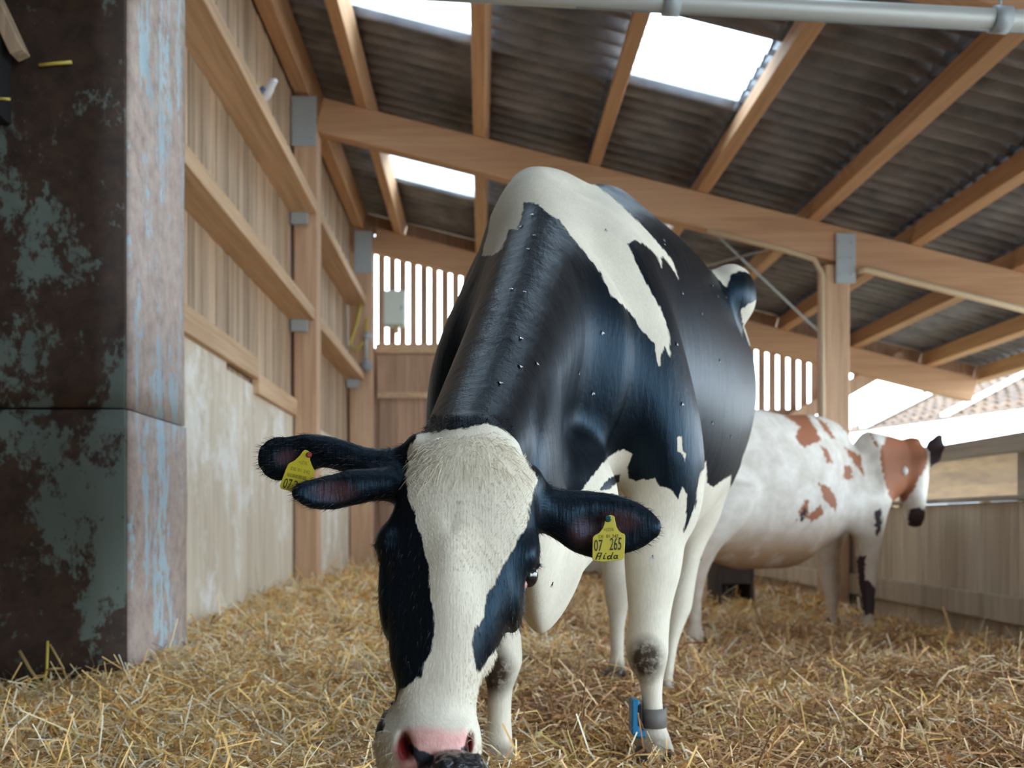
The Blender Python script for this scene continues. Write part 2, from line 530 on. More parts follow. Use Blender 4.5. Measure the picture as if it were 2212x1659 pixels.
portal((4.5, -6.2, 1.35), (-math.pi / 2, 0, 0), 3.8, 3.3)
portal((6.5, 3.5, 1.2), (0, math.pi / 2, 0), 3.2, 19.0)
# ================================================================== smooth-blended bodies (implicit surface -> one continuous mesh)
def pchip(x, y, xq):
    x = np.asarray(x, float); y = np.asarray(y, float)
    h = np.diff(x); d = np.diff(y) / h
    n = len(x); m = np.zeros(n)
    m[0], m[-1] = d[0], d[-1]
    for i in range(1, n - 1):
        if d[i - 1] * d[i] > 0:
            w1 = 2 * h[i] + h[i - 1]; w2 = h[i] + 2 * h[i - 1]
            m[i] = (w1 + w2) / (w1 / d[i - 1] + w2 / d[i])
    k = np.clip(np.searchsorted(x, xq) - 1, 0, n - 2)
    t = (xq - x[k]) / h[k]
    h00 = (1 + 2 * t) * (1 - t) ** 2; h10 = t * (1 - t) ** 2
    h01 = t * t * (3 - 2 * t); h11 = t * t * (t - 1)
    return h00 * y[k] + h10 * h[k] * m[k] + h01 * y[k + 1] + h11 * h[k] * m[k + 1]

class Loft:
    """elliptic sections along a straight axis; rows: s, side offset, up offset, r left, r right, r up, r down"""
    def __init__(s, A, ax, side, rows, cap=(0.05, 0.05), k=0.04, tag='body', n=2.0, sub=False, up=None):
        s.A = np.array(A, float); s.ax = np.array(ax, float); s.ax /= np.linalg.norm(s.ax)
        sd = np.array(side, float); sd -= s.ax * sd.dot(s.ax); s.side = sd / np.linalg.norm(sd)
        s.up = np.cross(s.side, s.ax) if up is None else np.array(up, float)
        R = np.array(rows, float); s.s0, s.s1 = R[0, 0], R[-1, 0]
        xq = np.linspace(s.s0, s.s1, 96)
        s.T = np.stack([pchip(R[:, 0], R[:, j], xq) for j in range(1, 7)], 1)
        s.cap, s.k, s.tag, s.nn, s.sub = cap, k, tag, n, sub
        r = np.maximum.reduce([R[:, 3], R[:, 4], R[:, 5], R[:, 6]])
        c = s.A + R[:, :1] * s.ax + R[:, 1:2] * s.side + R[:, 2:3] * s.up
        e = np.maximum(r, max(cap))[:, None]
        s.lo, s.hi = (c - e).min(0), (c + e).max(0)
    def d(s, Pq):
        q = Pq - s.A
        t = q @ s.ax
        tc = np.clip(t, s.s0, s.s1)
        f = (tc - s.s0) / (s.s1 - s.s0) * 95
        i = np.minimum(f.astype(np.int32), 94); w = (f - i)[:, None]
        T = s.T[i] * (1 - w) + s.T[i + 1] * w
        x = q @ s.side - T[:, 0]; y = q @ s.up - T[:, 1]; z = t - tc
        rx = np.where(x > 0, T[:, 3], T[:, 2]); ry = np.where(y > 0, T[:, 4], T[:, 5]); rz = np.where(z > 0, s.cap[1], s.cap[0])
        x = np.abs(x) / rx; y = np.abs(y) / ry; z = np.abs(z) / rz
        n = s.nn
        if n == 2.0:
            N = np.sqrt(x * x + y * y + z * z) + 1e-9
            g = np.sqrt((x / rx) ** 2 + (y / ry) ** 2 + (z / rz) ** 2) / N + 1e-6
        else:
            S = x ** n + y ** n + z ** n + 1e-12
            N = S ** (1 / n)
            g = N ** (1 - n) * np.sqrt((x ** (n - 1) / rx) ** 2 + (y ** (n - 1) / ry) ** 2 + (z ** (n - 1) / rz) ** 2) + 1e-6
        return np.where(N < 0.25, -np.minimum(rx, ry) * (1 - N), (N - 1) / g)

def zloft(rows, cap=(0.03, 0.03), **kw):
    """upright form: rows of picture y, x left, x right, depth Y, front radius, back radius (all px except the depths)"""
    out = []
    for (py, xl, xr, Y, fr, bk) in rows:
        c = P((xl + xr) / 2, py, Y); hw = (xr - xl) / 2 * Y / F
        out.append((-c.z, c.x, -c.y, hw, hw, fr, bk))
    return Loft((0, 0, 0), (0, 0, -1), (1, 0, 0), out, cap, up=(0, -1, 0), **kw)

def limb(pts, k=0.03, tag='leg', up=(0, 1, 0), cap=None, n=2.0):
    """chain of tapered elliptic segments; pts: (point, r side, r up)"""
    out = []
    for (a, ra, ua), (b, rb, ub) in zip(pts[:-1], pts[1:]):
        a, b = np.array(a, float), np.array(b, float)
        ax = b - a; L = np.linalg.norm(ax)
        sd = np.cross(ax, np.array(up, float))
        out.append(Loft(a, ax, sd, [(0, 0, 0, ra, ra, ua, ua), (L, 0, 0, rb, rb, ub, ub)], ((ra + ua) / 2, (rb + ub) / 2), k, tag, n))
    return out

class Ell:
    def __init__(s, c, r, rot=(0, 0, 0), k=0.03, tag='body', sub=False, R=None):
        from mathutils import Euler
        s.c = np.array(c, float); s.r = np.array(r, float)
        s.R = np.array(Euler(rot).to_matrix().transposed()) if R is None else np.array(R, float)
        s.k, s.tag, s.sub = k, tag, sub
        e = s.r.max(); s.lo, s.hi = s.c - e, s.c + e
    def d(s, Pq):
        q = ((Pq - s.c) @ s.R.T) / s.r
        N = np.sqrt((q * q).sum(1)) + 1e-9
        g = np.sqrt(((q / s.r) ** 2).sum(1)) / N + 1e-6
        return np.where(N < 0.25, -s.r.min() * (1 - N), (N - 1) / g)

def field(prims, Pq, want_tag=False):
    n = len(Pq)
    D = np.full(n, 1.0); best = np.full(n, 9.0); who = np.zeros(n, np.int32)
    for i, p in enumerate(prims):
        m = 0.10 + p.k
        ins = np.all((Pq > p.lo - m) & (Pq < p.hi + m), axis=1)
        if not ins.any(): continue
        ix = np.nonzero(ins)[0]
        dd = p.d(Pq[ix]); a = D[ix]; k = p.k
        if p.sub:
            h = np.clip(0.5 - 0.5 * (a + dd) / k, 0, 1)
            D[ix] = a * (1 - h) - dd * h + k * h * (1 - h)
        else:
            h = np.clip(0.5 + 0.5 * (a - dd) / k, 0, 1)
            D[ix] = a * (1 - h) + dd * h - k * h * (1 - h)
            if want_tag:
                b = dd < best[ix]
                best[ix[b]] = dd[b]; who[ix[b]] = i
    return (D, who) if want_tag else D

def polygonise(prims, h):
    lo = np.min([p.lo for p in prims if not p.sub], axis=0) - 0.06
    hi = np.max([p.hi for p in prims if not p.sub], axis=0) + 0.06
    H = 8 * h
    dims = np.ceil((hi - lo) / H).astype(int) + 1
    g = np.stack(np.meshgrid(*[np.arange(d) for d in dims], indexing='ij'), -1).reshape(-1, 3) * 8 + 4
    def keep(I, th):
        return I[np.abs(field(prims, lo + I * h)) < th]
    g = keep(g, H * 1.7)
    off = np.stack(np.meshgrid(*[np.array([-3, -1, 1, 3])] * 3, indexing='ij'), -1).reshape(-1, 3)
    g = (g[:, None, :] + off[None]).reshape(-1, 3)
    g = keep(g, 2 * h * 2.6)
    off = np.stack(np.meshgrid(*[np.array([-1, 0])] * 3, indexing='ij'), -1).reshape(-1, 3)
    g = (g[:, None, :] + off[None]).reshape(-1, 3)
    N = dims * 8 + 16
    key = (g[:, 0] * N[1] + g[:, 1]) * N[2] + g[:, 2]
    o = np.argsort(key); key = key[o]; g = g[o]
    val = field(prims, lo + g * h)
    def find(kk):
        j = np.searchsorted(key, kk); j = np.minimum(j, len(key) - 1)
        return np.where(key[j] == kk, j, -1)
    step = np.array([N[1] * N[2], N[2], 1])
    cor = np.stack(np.meshgrid([0, 1], [0, 1], [0, 1], indexing='ij'), -1).reshape(-1, 3)
    J = np.stack([find(key + int(c @ step)) for c in cor], 1)
    ok = (J >= 0).all(1)
    cv = np.where(J >= 0, val[np.maximum(J, 0)], 1.0)
    neg = (cv < 0).sum(1)
    act = ok & (neg > 0) & (neg < 8)
    ci = np.nonzero(act)[0]
    cv = cv[ci]
    acc = np.zeros((len(ci), 3)); cnt = np.zeros(len(ci))
    for a in range(8):
        for b in range(a + 1, 8):
            if np.abs(cor[a] - cor[b]).sum() != 1: continue
            va, vb = cv[:, a], cv[:, b]
            x = (va < 0) != (vb < 0)
            t = np.where(x, va / np.where(x, va - vb, 1), 0)
            acc += np.where(x[:, None], cor[a] + t[:, None] * (cor[b] - cor[a]), 0); cnt += x
    V = lo + (g[ci] + acc / cnt[:, None]) * h
    cell = np.full(len(key), -1, np.int64); cell[ci] = np.arange(len(ci))
    def cellof(kk):
        j = find(kk); return np.where(j >= 0, cell[np.maximum(j, 0)], -1)
    quads = []
    for a in range(3):
        b, c = (a + 1) % 3, (a + 2) % 3
        j = find(key + step[a])
        m = (j >= 0) & ((val < 0) != (val[np.maximum(j, 0)] < 0))
        kk = key[m]; s = val[m] < 0
        q = np.stack([cellof(kk - step[b] - step[c]), cellof(kk - step[c]), cellof(kk), cellof(kk - step[b])], 1)
        good = (q >= 0).all(1); q = q[good]; s = s[good]
        quads.append(np.where(s[:, None], q, q[:, ::-1]))
    Q = np.concatenate(quads)
    for _ in range(2):
        e = h * 0.4
        G = np.stack([field(prims, V + np.eye(3)[i] * e) - field(prims, V - np.eye(3)[i] * e) for i in range(3)], 1) / (2 * e)
        d = field(prims, V)
        stepv = -d[:, None] * G / np.maximum((G * G).sum(1), 0.2)[:, None]
        L = np.linalg.norm(stepv, axis=1); stepv *= np.minimum(1, h / np.maximum(L, 1e-9))[:, None]
        V = V + stepv
    _, who = field(prims, V, True)
    return V, Q, who

def largest(V, Q, who):
    """drop stray islets"""
    par = np.arange(len(V))
    for _ in range(60):
        m = par[Q].min(1)
        new = par.copy()
        for c in range(4): np.minimum.at(new, Q[:, c], m)
        new = new[new]
        if (new == par).all(): break
        par = new
    for _ in range(400):
        m = par[Q].min(1); new = par.copy()
        for c in range(4): np.minimum.at(new, Q[:, c], m)
        new = new[new]
        if (new == par).all(): break
        par = new
    u, n = np.unique(par, return_counts=True)
    if len(u) == 1: return V, Q, who
    ok = par == u[n.argmax()]
    idx = np.cumsum(ok) - 1
    return V[ok], idx[Q[ok[Q].all(1)]], who[ok]

def to_px(V):
    return np.stack([CX + V[:, 0] * F / V[:, 1], CY - (V[:, 2] - HC) * F / V[:, 1]], 1)

def poly_sd(px, poly):
    """signed distance in px to a polygon, positive inside"""
    p = np.asarray(poly, float); q = np.roll(p, -1, 0)
    d2 = np.full(len(px), 1e18); ins = np.zeros(len(px), bool)
    for a, b in zip(p, q):
        e = b - a; w = px - a
        t = np.clip((w @ e) / max(e @ e, 1e-9), 0, 1)
        r = w - t[:, None] * e
        d2 = np.minimum(d2, (r * r).sum(1))
        if a[1] != b[1]:
            cnd = (a[1] > px[:, 1]) != (b[1] > px[:, 1])
            xi = a[0] + (px[:, 1] - a[1]) * (b[0] - a[0]) / (b[1] - a[1])
            ins ^= cnd & (px[:, 0] < xi)
    return np.where(ins, 1, -1) * np.sqrt(d2)

def patches(px, polys):
    return np.max([poly_sd(px, p) for p in polys], axis=0)

def add_attr(me, name, arr):
    a = me.attributes.new(name, 'FLOAT', 'POINT')
    a.data.foreach_set('value', np.ascontiguousarray(arr, dtype=np.float32))
# ================================================================== the black-and-white cow
T0 = None
cw = []
# trunk, leaning away to the right
tA = np.array((0.20, 2.42, 1.02)); tax = (0.382, 0.924, 0); tsd = (0.924, -0.382, 0)
cw.append(Loft(tA, tax, tsd, [
    (0.00, -0.03, 0.00, 0.18, 0.20, 0.22, 0.30),
    (0.14, -0.05, 0.00, 0.24, 0.27, 0.40, 0.36),
    (0.28, -0.07, 0.00, 0.37, 0.29, 0.475, 0.38),
    (0.55, -0.04, 0.00, 0.41, 0.29, 0.53, 0.43),
    (0.85, 0.00, 0.00, 0.42, 0.275, 0.525, 0.48),
    (1.10, 0.03, 0.00, 0.36, 0.25, 0.505, 0.44),
    (1.35, 0.05, 0.02, 0.29, 0.225, 0.48, 0.36),
    (1.58, 0.08, 0.08, 0.17, 0.18, 0.34, 0.26)], (0.10, 0.07), 0.06, 'trunk', 2.1))
# withers ridge, shoulder blades, shoulder points
cw.append(Ell(P(1174, 492, 2.66), (0.075, 0.20, 0.13), (0.1, 0, -0.25), 0.10, 'trunk'))
cw.append(Ell(P(1418, 900, 2.53), (0.105, 0.15, 0.31), (0.1, -0.20, -0.2), 0.075, 'trunk'))
cw.append(Ell(P(1112, 560, 2.70), (0.075, 0.16, 0.22), (0.1, 0.30, -0.2), 0.10, 'trunk'))
cw.append(Ell(P(1032, 860, 2.64), (0.13, 0.17, 0.30), (0.1, 0.15, -0.2), 0.10, 'trunk'))
for q in limb([((0.22, 2.70, 1.45), 0.055, 0.06), ((0.35, 2.92, 1.495), 0.055, 0.06), ((0.50, 3.15, 1.48), 0.05, 0.06)], 0.09, 'trunk', up=(0, 0, 1)): cw.append(q)
# hook bones, thurl, pins
cw.append(Ell(P(1578, 640, 3.44), (0.086, 0.11, 0.108), (0, 0, -0.4), 0.045, 'trunk'))
cw.append(Ell((0.42, 3.66, 1.40), (0.07, 0.10, 0.08), (0, 0, -0.4), 0.06, 'trunk'))
cw.append(Ell((0.85, 3.72, 1.08), (0.10, 0.20, 0.28), (0, 0, -0.4), 0.09, 'thigh'))
cw.append(Ell((0.60, 3.84, 1.10), (0.12, 0.22, 0.30), (0, 0, -0.4), 0.12, 'thigh'))
# neck
n0 = np.array(P(1010, 1010, 1.66)); n1 = np.array(P(1170, 650, 2.64))
nax = n1 - n0; nL = np.linalg.norm(nax)
cw.append(Loft(n0, nax, (1, 0, 0), [
    (-0.02, 0.00, 0.00, 0.088, 0.085, 0.09, 0.10),
    (0.20 * nL, 0.00, 0.00, 0.102, 0.100, 0.11, 0.17),
    (0.50 * nL, 0.00, 0.00, 0.115, 0.125, 0.165, 0.27),
    (0.80 * nL, 0.00, 0.00, 0.13, 0.17, 0.235, 0.38),
    (1.00 * nL, 0.00, 0.00, 0.15, 0.21, 0.29, 0.42)], (0.06, 0.10), 0.07, 'neck', 2.0))
# dewlap and brisket
cw.append(Ell(P(1165, 1150, 2.06), (0.058, 0.30, 0.20), (-0.35, 0, -0.1), 0.08, 'dewlap'))
cw.append(Ell(P(1212, 1205, 2.16), (0.052, 0.20, 0.12), (-0.2, 0.35, -0.1), 0.06, 'dewlap'))
cw.append(Ell(P(1225, 1085, 2.34), (0.12, 0.18, 0.14), (-0.2, 0, -0.1), 0.09, 'dewlap'))
# front legs
cw.append(zloft([
    (1010, 1370, 1486, 2.53, 0.10, 0.11), (1110, 1352, 1484, 2.52, 0.088, 0.10), (1180, 1349, 1477, 2.51, 0.078, 0.085),
    (1238, 1351, 1469, 2.50, 0.070, 0.075), (1295, 1356, 1454, 2.49, 0.060, 0.062), (1342, 1358, 1446, 2.48, 0.056, 0.054),
    (1397, 1352, 1443, 2.47, 0.060, 0.048), (1436, 1359, 1438, 2.465, 0.056, 0.044), (1475, 1381, 1431, 2.465, 0.036, 0.040),
    (1512, 1387, 1430, 2.465, 0.029, 0.038), (1560, 1385, 1436, 2.465, 0.031, 0.042), (1599, 1376, 1449, 2.46, 0.042, 0.050),
    (1625, 1374, 1456, 2.455, 0.046, 0.046), (1650, 1378, 1452, 2.44, 0.044, 0.040)], (0.05, 0.02), k=0.05, tag='leg'))
cw.append(zloft([
    (1100, 1035, 1160, 2.45, 0.09, 0.10), (1240, 1042, 1140, 2.42, 0.075, 0.08), (1330, 1048, 1118, 2.40, 0.060, 0.060),
    (1385, 1042, 1126, 2.39, 0.060, 0.050), (1425, 1040, 1128, 2.385, 0.060, 0.047), (1457, 1046, 1119, 2.385, 0.050, 0.044),
    (1492, 1053, 1107, 2.385, 0.036, 0.040), (1530, 1054, 1104, 2.385, 0.030, 0.038), (1590, 1049, 1106, 2.38, 0.034, 0.042),
    (1640, 1040, 1112, 2.375, 0.044, 0.050), (1665, 1036, 1116, 2.37, 0.046, 0.046), (1690, 1040, 1112, 2.355, 0.044, 0.040)], (0.05, 0.02), k=0.05, tag='leg'))
# hind legs: stifle, hock, shank
cw.append(zloft([
    (1000, 1290, 1400, 3.78, 0.16, 0.16), (1090, 1300, 1380, 3.80, 0.11, 0.11), (1170, 1302, 1352, 3.82, 0.065, 0.085),
    (1223, 1300, 1350, 3.81, 0.055, 0.075), (1275, 1305, 1361, 3.79, 0.055, 0.070), (1319, 1313, 1355, 3.77, 0.040, 0.050),
    (1353, 1317, 1349, 3.75, 0.030, 0.038), (1411, 1319, 1347, 3.72, 0.028, 0.036), (1445, 1312, 1350, 3.70, 0.040, 0.045),
    (1470, 1308, 1353, 3.68, 0.044, 0.044)], (0.05, 0.02), k=0.05, tag='hind'))
cw.append(zloft([
    (1010, 1470, 1582, 3.62, 0.16, 0.18), (1080, 1468, 1560, 3.62, 0.13, 0.15), (1140, 1466, 1536, 3.62, 0.085, 0.11),
    (1180, 1460, 1522, 3.61, 0.068, 0.09), (1223, 1454, 1508, 3.59, 0.056, 0.08), (1275, 1442, 1499, 3.56, 0.055, 0.074),
    (1310, 1438, 1494, 3.54, 0.050, 0.060), (1347, 1437, 1479, 3.52, 0.038, 0.044), (1400, 1434, 1462, 3.49, 0.028, 0.036),
    (1460, 1428, 1453, 3.46, 0.028, 0.036), (1490, 1420, 1456, 3.44, 0.042, 0.046), (1516, 1414, 1459, 3.42, 0.046, 0.046)], (0.05, 0.02), k=0.05, tag='hind'))
# udder between the hind legs
cw.append(Ell((0.70, 3.62, 0.66), (0.15, 0.20, 0.13), (0, 0, -0.4), 0.06, 'udder'))
# ---- head
cw.append(zloft([
    (932, 960, 1075, 1.575, 0.035, 0.06), (960, 915, 1118, 1.56, 0.055, 0.08), (1010, 890, 1135, 1.545, 0.066, 0.10),
    (1080, 856, 1157, 1.525, 0.068, 0.125), (1150, 838, 1158, 1.51, 0.064, 0.150), (1220, 830, 1140, 1.495, 0.060, 0.165),
    (1290, 832, 1106, 1.485, 0.060, 0.168), (1360, 838, 1074, 1.475, 0.060, 0.155), (1430, 844, 1040, 1.462, 0.058, 0.130),
    (1490, 856, 1014, 1.45, 0.056, 0.105), (1540, 852, 1010, 1.44, 0.058, 0.090), (1590, 838, 1016, 1.43, 0.062, 0.085),
    (1640, 836, 1014, 1.425, 0.060, 0.080), (1690, 858, 1004, 1.43, 0.050, 0.070)], (0.03, 0.02), k=0.03, tag='head', n=2.25))
def HE(px, py, Y, rx, ry, rz, k=0.03, sub=False, rot=(0, 0, 0), tg='head'):
    cw.append(Ell(P(px, py, Y), (rx, ry, rz), rot, k, tg, sub))
HE(1145, 1040, 1.56, 0.020, 0.035, 0.024, 0.03)              # horn bosses at the corners of the poll
HE(906, 966, 1.565, 0.020, 0.035, 0.022, 0.025)
HE(1020, 950, 1.555, 0.058, 0.045, 0.026, 0.03)              # poll
HE(1140, 1198, 1.507, 0.015, 0.045, 0.024, 0.03)             # brow ridges
HE(838, 1172, 1.507, 0.016, 0.045, 0.022, 0.03)
HE(1106, 1290, 1.56, 0.019, 0.10, 0.055, 0.035)                # cheeks
HE(850, 1290, 1.56, 0.016, 0.10, 0.06, 0.03)
HE(1046, 1362, 1.50, 0.016, 0.055, 0.060, 0.035)              # cheek muscle running down to the jaw
HE(975, 1410, 1.445, 0.030, 0.034, 0.16, 0.04)               # bridge of the nose
HE(938, 1610, 1.405, 0.060, 0.055, 0.040, 0.03)              # muzzle pad
HE(862, 1595, 1.455, 0.035, 0.055, 0.046, 0.02)              # left lip swelling
HE(1002, 1605, 1.43, 0.016, 0.055, 0.040, 0.02)
HE(850, 1585, 1.52, 0.022, 0.05, 0.050, 0.02)                # corner of the mouth and chin
HE(905, 1650, 1.50, 0.055, 0.07, 0.045, 0.03)
# eye sockets, then lids
eyeR = P(1140, 1245, 1.492); eyeL = P(838, 1205, 1.495)
cw.append(Ell(eyeR, (0.0155, 0.0165, 0.022), (0.1, 0.45, 0), 0.008, 'head', True))
cw.append(Ell(eyeL, (0.0165, 0.0165, 0.021), (0.1, -0.25, 0), 0.008, 'head', True))
HE(1142, 1221, 1.497, 0.016, 0.016, 0.008, 0.008)
HE(837, 1181, 1.497, 0.016, 0.016, 0.008, 0.008)
# nostrils
HE(877, 1612, 1.365, 0.0085, 0.032, 0.020, 0.012, True, (0, -0.35, 0))
HE(1012, 1608, 1.375, 0.0050, 0.030, 0.016, 0.010, True, (0, 0.15, 0))
# slack skin between chin and lip
HE(845, 1543, 1.50, 0.008, 0.05, 0.010, 0.012, True, (0, -0.7, 0))
# ---- ears: two thin lobes on the left, one leaf on the right
def ear(rows, Y0, Y1, th, tg='ear', k=0.012, curve=0.0):
    """rows along the ear: px, py top, py bottom"""
    a = np.array(P(rows[0][0], (rows[0][1] + rows[0][2]) / 2, Y0)); b = np.array(P(rows[-1][0], (rows[-1][1] + rows[-1][2]) / 2, Y1))
    ax = b - a; L = np.linalg.norm(ax); ax /= L
    up = np.array((0, 0, 1.0)); up -= ax * up.dot(ax); up /= np.linalg.norm(up)
    sd = np.cross(ax, up)
    out = []
    n = len(rows)
    for i, (px, yt, yb) in enumerate(rows):
        t = (px - rows[0][0]) / (rows[-1][0] - rows[0][0])
        Y = Y0 + (Y1 - Y0) * t
        c = np.array(P(px, (yt + yb) / 2, Y)); hw = (yb - yt) / 2 * Y / F
        th_i = th[0] + (th[1] - th[0]) * t
        out.append((t * L, curve * math.sin(math.pi * t), (c - a).dot(up), th_i, th_i, hw, hw))
    # side axis = thickness, up axis = width
    return Loft(a, ax, sd, out, (0.012, 0.006), k, tg, 2.0, up=up)
cw.append(ear([(905, 960, 1070), (868, 965, 1060), (830, 969, 1052), (790, 966, 1040), (745, 952, 1020), (700, 941, 1010), (650, 938, 1030), (600, 944, 1038), (576, 951, 1026), (566, 962, 1012)], 1.575, 1.58, (0.026, 0.010), k=0.025))
cw.append(ear([(850, 1010, 1085), (810, 1012, 1082), (760, 1014, 1092), (715, 1026, 1101), (675, 1036, 1100), (650, 1042, 1090), (639, 1050, 1080)], 1.55, 1.515, (0.022, 0.010), k=0.02))
cw.append(ear([(1140, 1045, 1140), (1175, 1050, 1148), (1210, 1056, 1166), (1260, 1060, 1196), (1310, 1066, 1210), (1360, 1081, 1198), (1395, 1100, 1184), (1414, 1116, 1168), (1419, 1122, 1162)], 1.56, 1.54, (0.030, 0.010), k=0.025))
# hollows of the ear shells
cw.append(Ell(P(1310, 1140, 1.515), (0.055, 0.022, 0.030), (0, 0.15, 0), 0.012, 'ear', True))
cw.append(Ell(P(715, 1062, 1.500), (0.040, 0.016, 0.020), (0, 0.2, 0), 0.012, 'ear', True))
cw.append(Ell(P(640, 990, 1.555), (0.040, 0.018, 0.024), (0, 0, 0), 0.012, 'ear', True))

CV, CQ, cwho = polygonise(cw, 0.006 if DRAFT else 0.0045)
CV, CQ, cwho = largest(CV, CQ, cwho)
ctags = np.array([p.tag for p in cw])[cwho]
cpx = to_px(CV)
# ---- coat: signed distances to the edges of the patches (positive = white)
BL = [(902, 938), (878, 974), (878, 1054), (892, 1096), (897, 1129), (909, 1152), (916, 1185), (925, 1232), (930, 1279), (937, 1326), (935, 1378), (932, 1411), (916, 1430), (911, 1462), (892, 1476), (869, 1486), (859, 1509), (845, 1528), (831, 1552), (826, 1580), (780, 1600), (780, 1740), (1080, 1740), (1075, 1400), (1056, 1420), (1038, 1452), (1031, 1436), (1024, 1392), (1028, 1354), (1045, 1331), (1052, 1289), (1071, 1256), (1094, 1209), (1118, 1171), (1141, 1134), (1146, 1096), (1151, 1058), (1165, 1035), (1137, 993), (1127, 960), (1094, 932), (1057, 915), (1010, 924), (963, 930)]
W1 = [(1060, 474), (1042, 552), (1064, 552), (1081, 539), (1093, 519), (1099, 495), (1117, 495), (1125, 478), (1132, 438), (1154, 436), (1174, 454), (1207, 474), (1231, 507), (1268, 552), (1300, 592), (1321, 641), (1345, 657), (1370, 690), (1390, 718), (1414, 743), (1420, 779), (1427, 796), (1429, 767), (1435, 747), (1447, 775), (1447, 731), (1439, 698), (1427, 665), (1410, 637), (1390, 600), (1374, 568), (1357, 527), (1370, 519), (1390, 527), (1410, 543), (1422, 560), (1429, 578), (1429, 552), (1443, 568), (1467, 602), (1451, 560), (1427, 531), (1402, 503), (1370, 470), (1341, 442), (1317, 421), (1268, 385), (1210, 330), (1090, 330), (1040, 440)]
W2 = [(1480, 505), (1500, 545), (1530, 575), (1552, 603), (1569, 622), (1578, 595), (1597, 585), (1617, 590), (1650, 612), (1650, 540), (1560, 530)]
W2b = [(1600, 668), (1645, 640), (1645, 770), (1618, 745), (1608, 715)]
W3 = [(1464, 945), (1472, 943), (1476, 969), (1483, 981), (1480, 1000), (1474, 983), (1463, 973)]
W4 = [(1226, 1075), (1256, 1060), (1300, 1002), (1323, 981), (1345, 969), (1366, 981), (1356, 1010), (1358, 1033), (1372, 1040), (1414, 1033), (1427, 1050), (1449, 1056), (1466, 1081), (1474, 1050), (1485, 1070), (1483, 1116), (1475, 1147), (1478, 1153), (1491, 1120), (1505, 1083), (1510, 1039), (1514, 1019), (1520, 1012), (1525, 996), (1528, 1043), (1541, 1052), (1570, 1031), (1580, 1027), (1577, 1062), (1582, 1070), (1700, 1060), (1700, 1800), (900, 1800), (900, 1100), (1150, 1085)]
K4 = [(1293, 1060), (1316, 1033), (1341, 1023), (1337, 1040), (1316, 1056)]
sc_ = CV[:, 1] / F
head = np.isin(ctags, ['head']); ear_ = ctags == 'ear'
legs = np.isin(ctags, ['leg', 'hind', 'udder'])
sdH = patches(cpx, [BL]); 
back_ = np.where(CV[:, 1] > 3.30, patches(cpx, [W2, W2b]), -40)
sdB = np.minimum(np.maximum(back_, patches(cpx, [W1, W3, W4])), -poly_sd(cpx, K4))
coat = np.where(head, sdH, np.where(ear_, -30.0, sdB)) * sc_
coat = np.where(head & (CV[:, 1] > 1.60), -0.03, coat)
coat = np.where(legs & (cpx[:, 1] > 1180), 0.05, coat)
pinkP = [(873, 1579), (910, 1569), (947, 1574), (976, 1579), (1005, 1577), (1021, 1594), (1024, 1650), (1000, 1720), (880, 1720), (862, 1665), (850, 1623), (862, 1600)]
darkP = [(873, 1605), (884, 1604), (900, 1616), (918, 1623), (931, 1629), (942, 1633), (957, 1627), (983, 1626), (994, 1633), (996, 1614), (1009, 1611), (1009, 1623), (1000, 1637), (985, 1720), (905, 1720), (900, 1646), (886, 1623)]
near = head & (CV[:, 1] < 1.50)
pink = np.where(near, poly_sd(cpx, pinkP), -40) * sc_
dark = np.where(near, poly_sd(cpx, darkP), -40) * sc_
nostril = np.where(near, np.maximum(1 - np.hypot((cpx[:, 0] - 872) / 22, (cpx[:, 1] - 1618) / 42), 1 - np.hypot((cpx[:, 0] - 1015) / 8, (cpx[:, 1] - 1610) / 26)), -1)
kd = lambda x, y, rx, ry: np.clip(1.9 * (1 - np.hypot((cpx[:, 0] - x) / rx, (cpx[:, 1] - y) / ry)), 0, 1)
isleg = ctags == 'leg'; ishind = ctags == 'hind'
dirt_shade = np.where(isleg, np.maximum.reduce([kd(1395, 1425, 50, 62), kd(1062, 1452, 62, 70), 0.55 * kd(1410, 1612, 60, 40), 0.6 * kd(1075, 1640, 60, 45)]), 0)
dirt_shade = np.where(ishind, np.maximum(0.9 * kd(1335, 1465, 45, 42), 0.5 * kd(1440, 1505, 45, 40)), dirt_shade)
innerear = np.where(ear_, np.maximum.reduce([kd(1335, 1128, 60, 30), kd(1262, 1150, 40, 42), kd(722, 1062, 60, 28), kd(622, 990, 34, 22)]), 0)
hornr = np.where(head, kd(1150, 1040, 22, 36), 0)

base = Vector((0.42, 2.95, 0.0))
me = mesh_np('cow', CV - np.array(base), CQ)
for nm, a in (('coat', coat), ('pink', pink), ('dark', dark), ('nostril', nostril), ('dirt_shade', dirt_shade), ('innerear', innerear)):
    add_attr(me, nm, a)

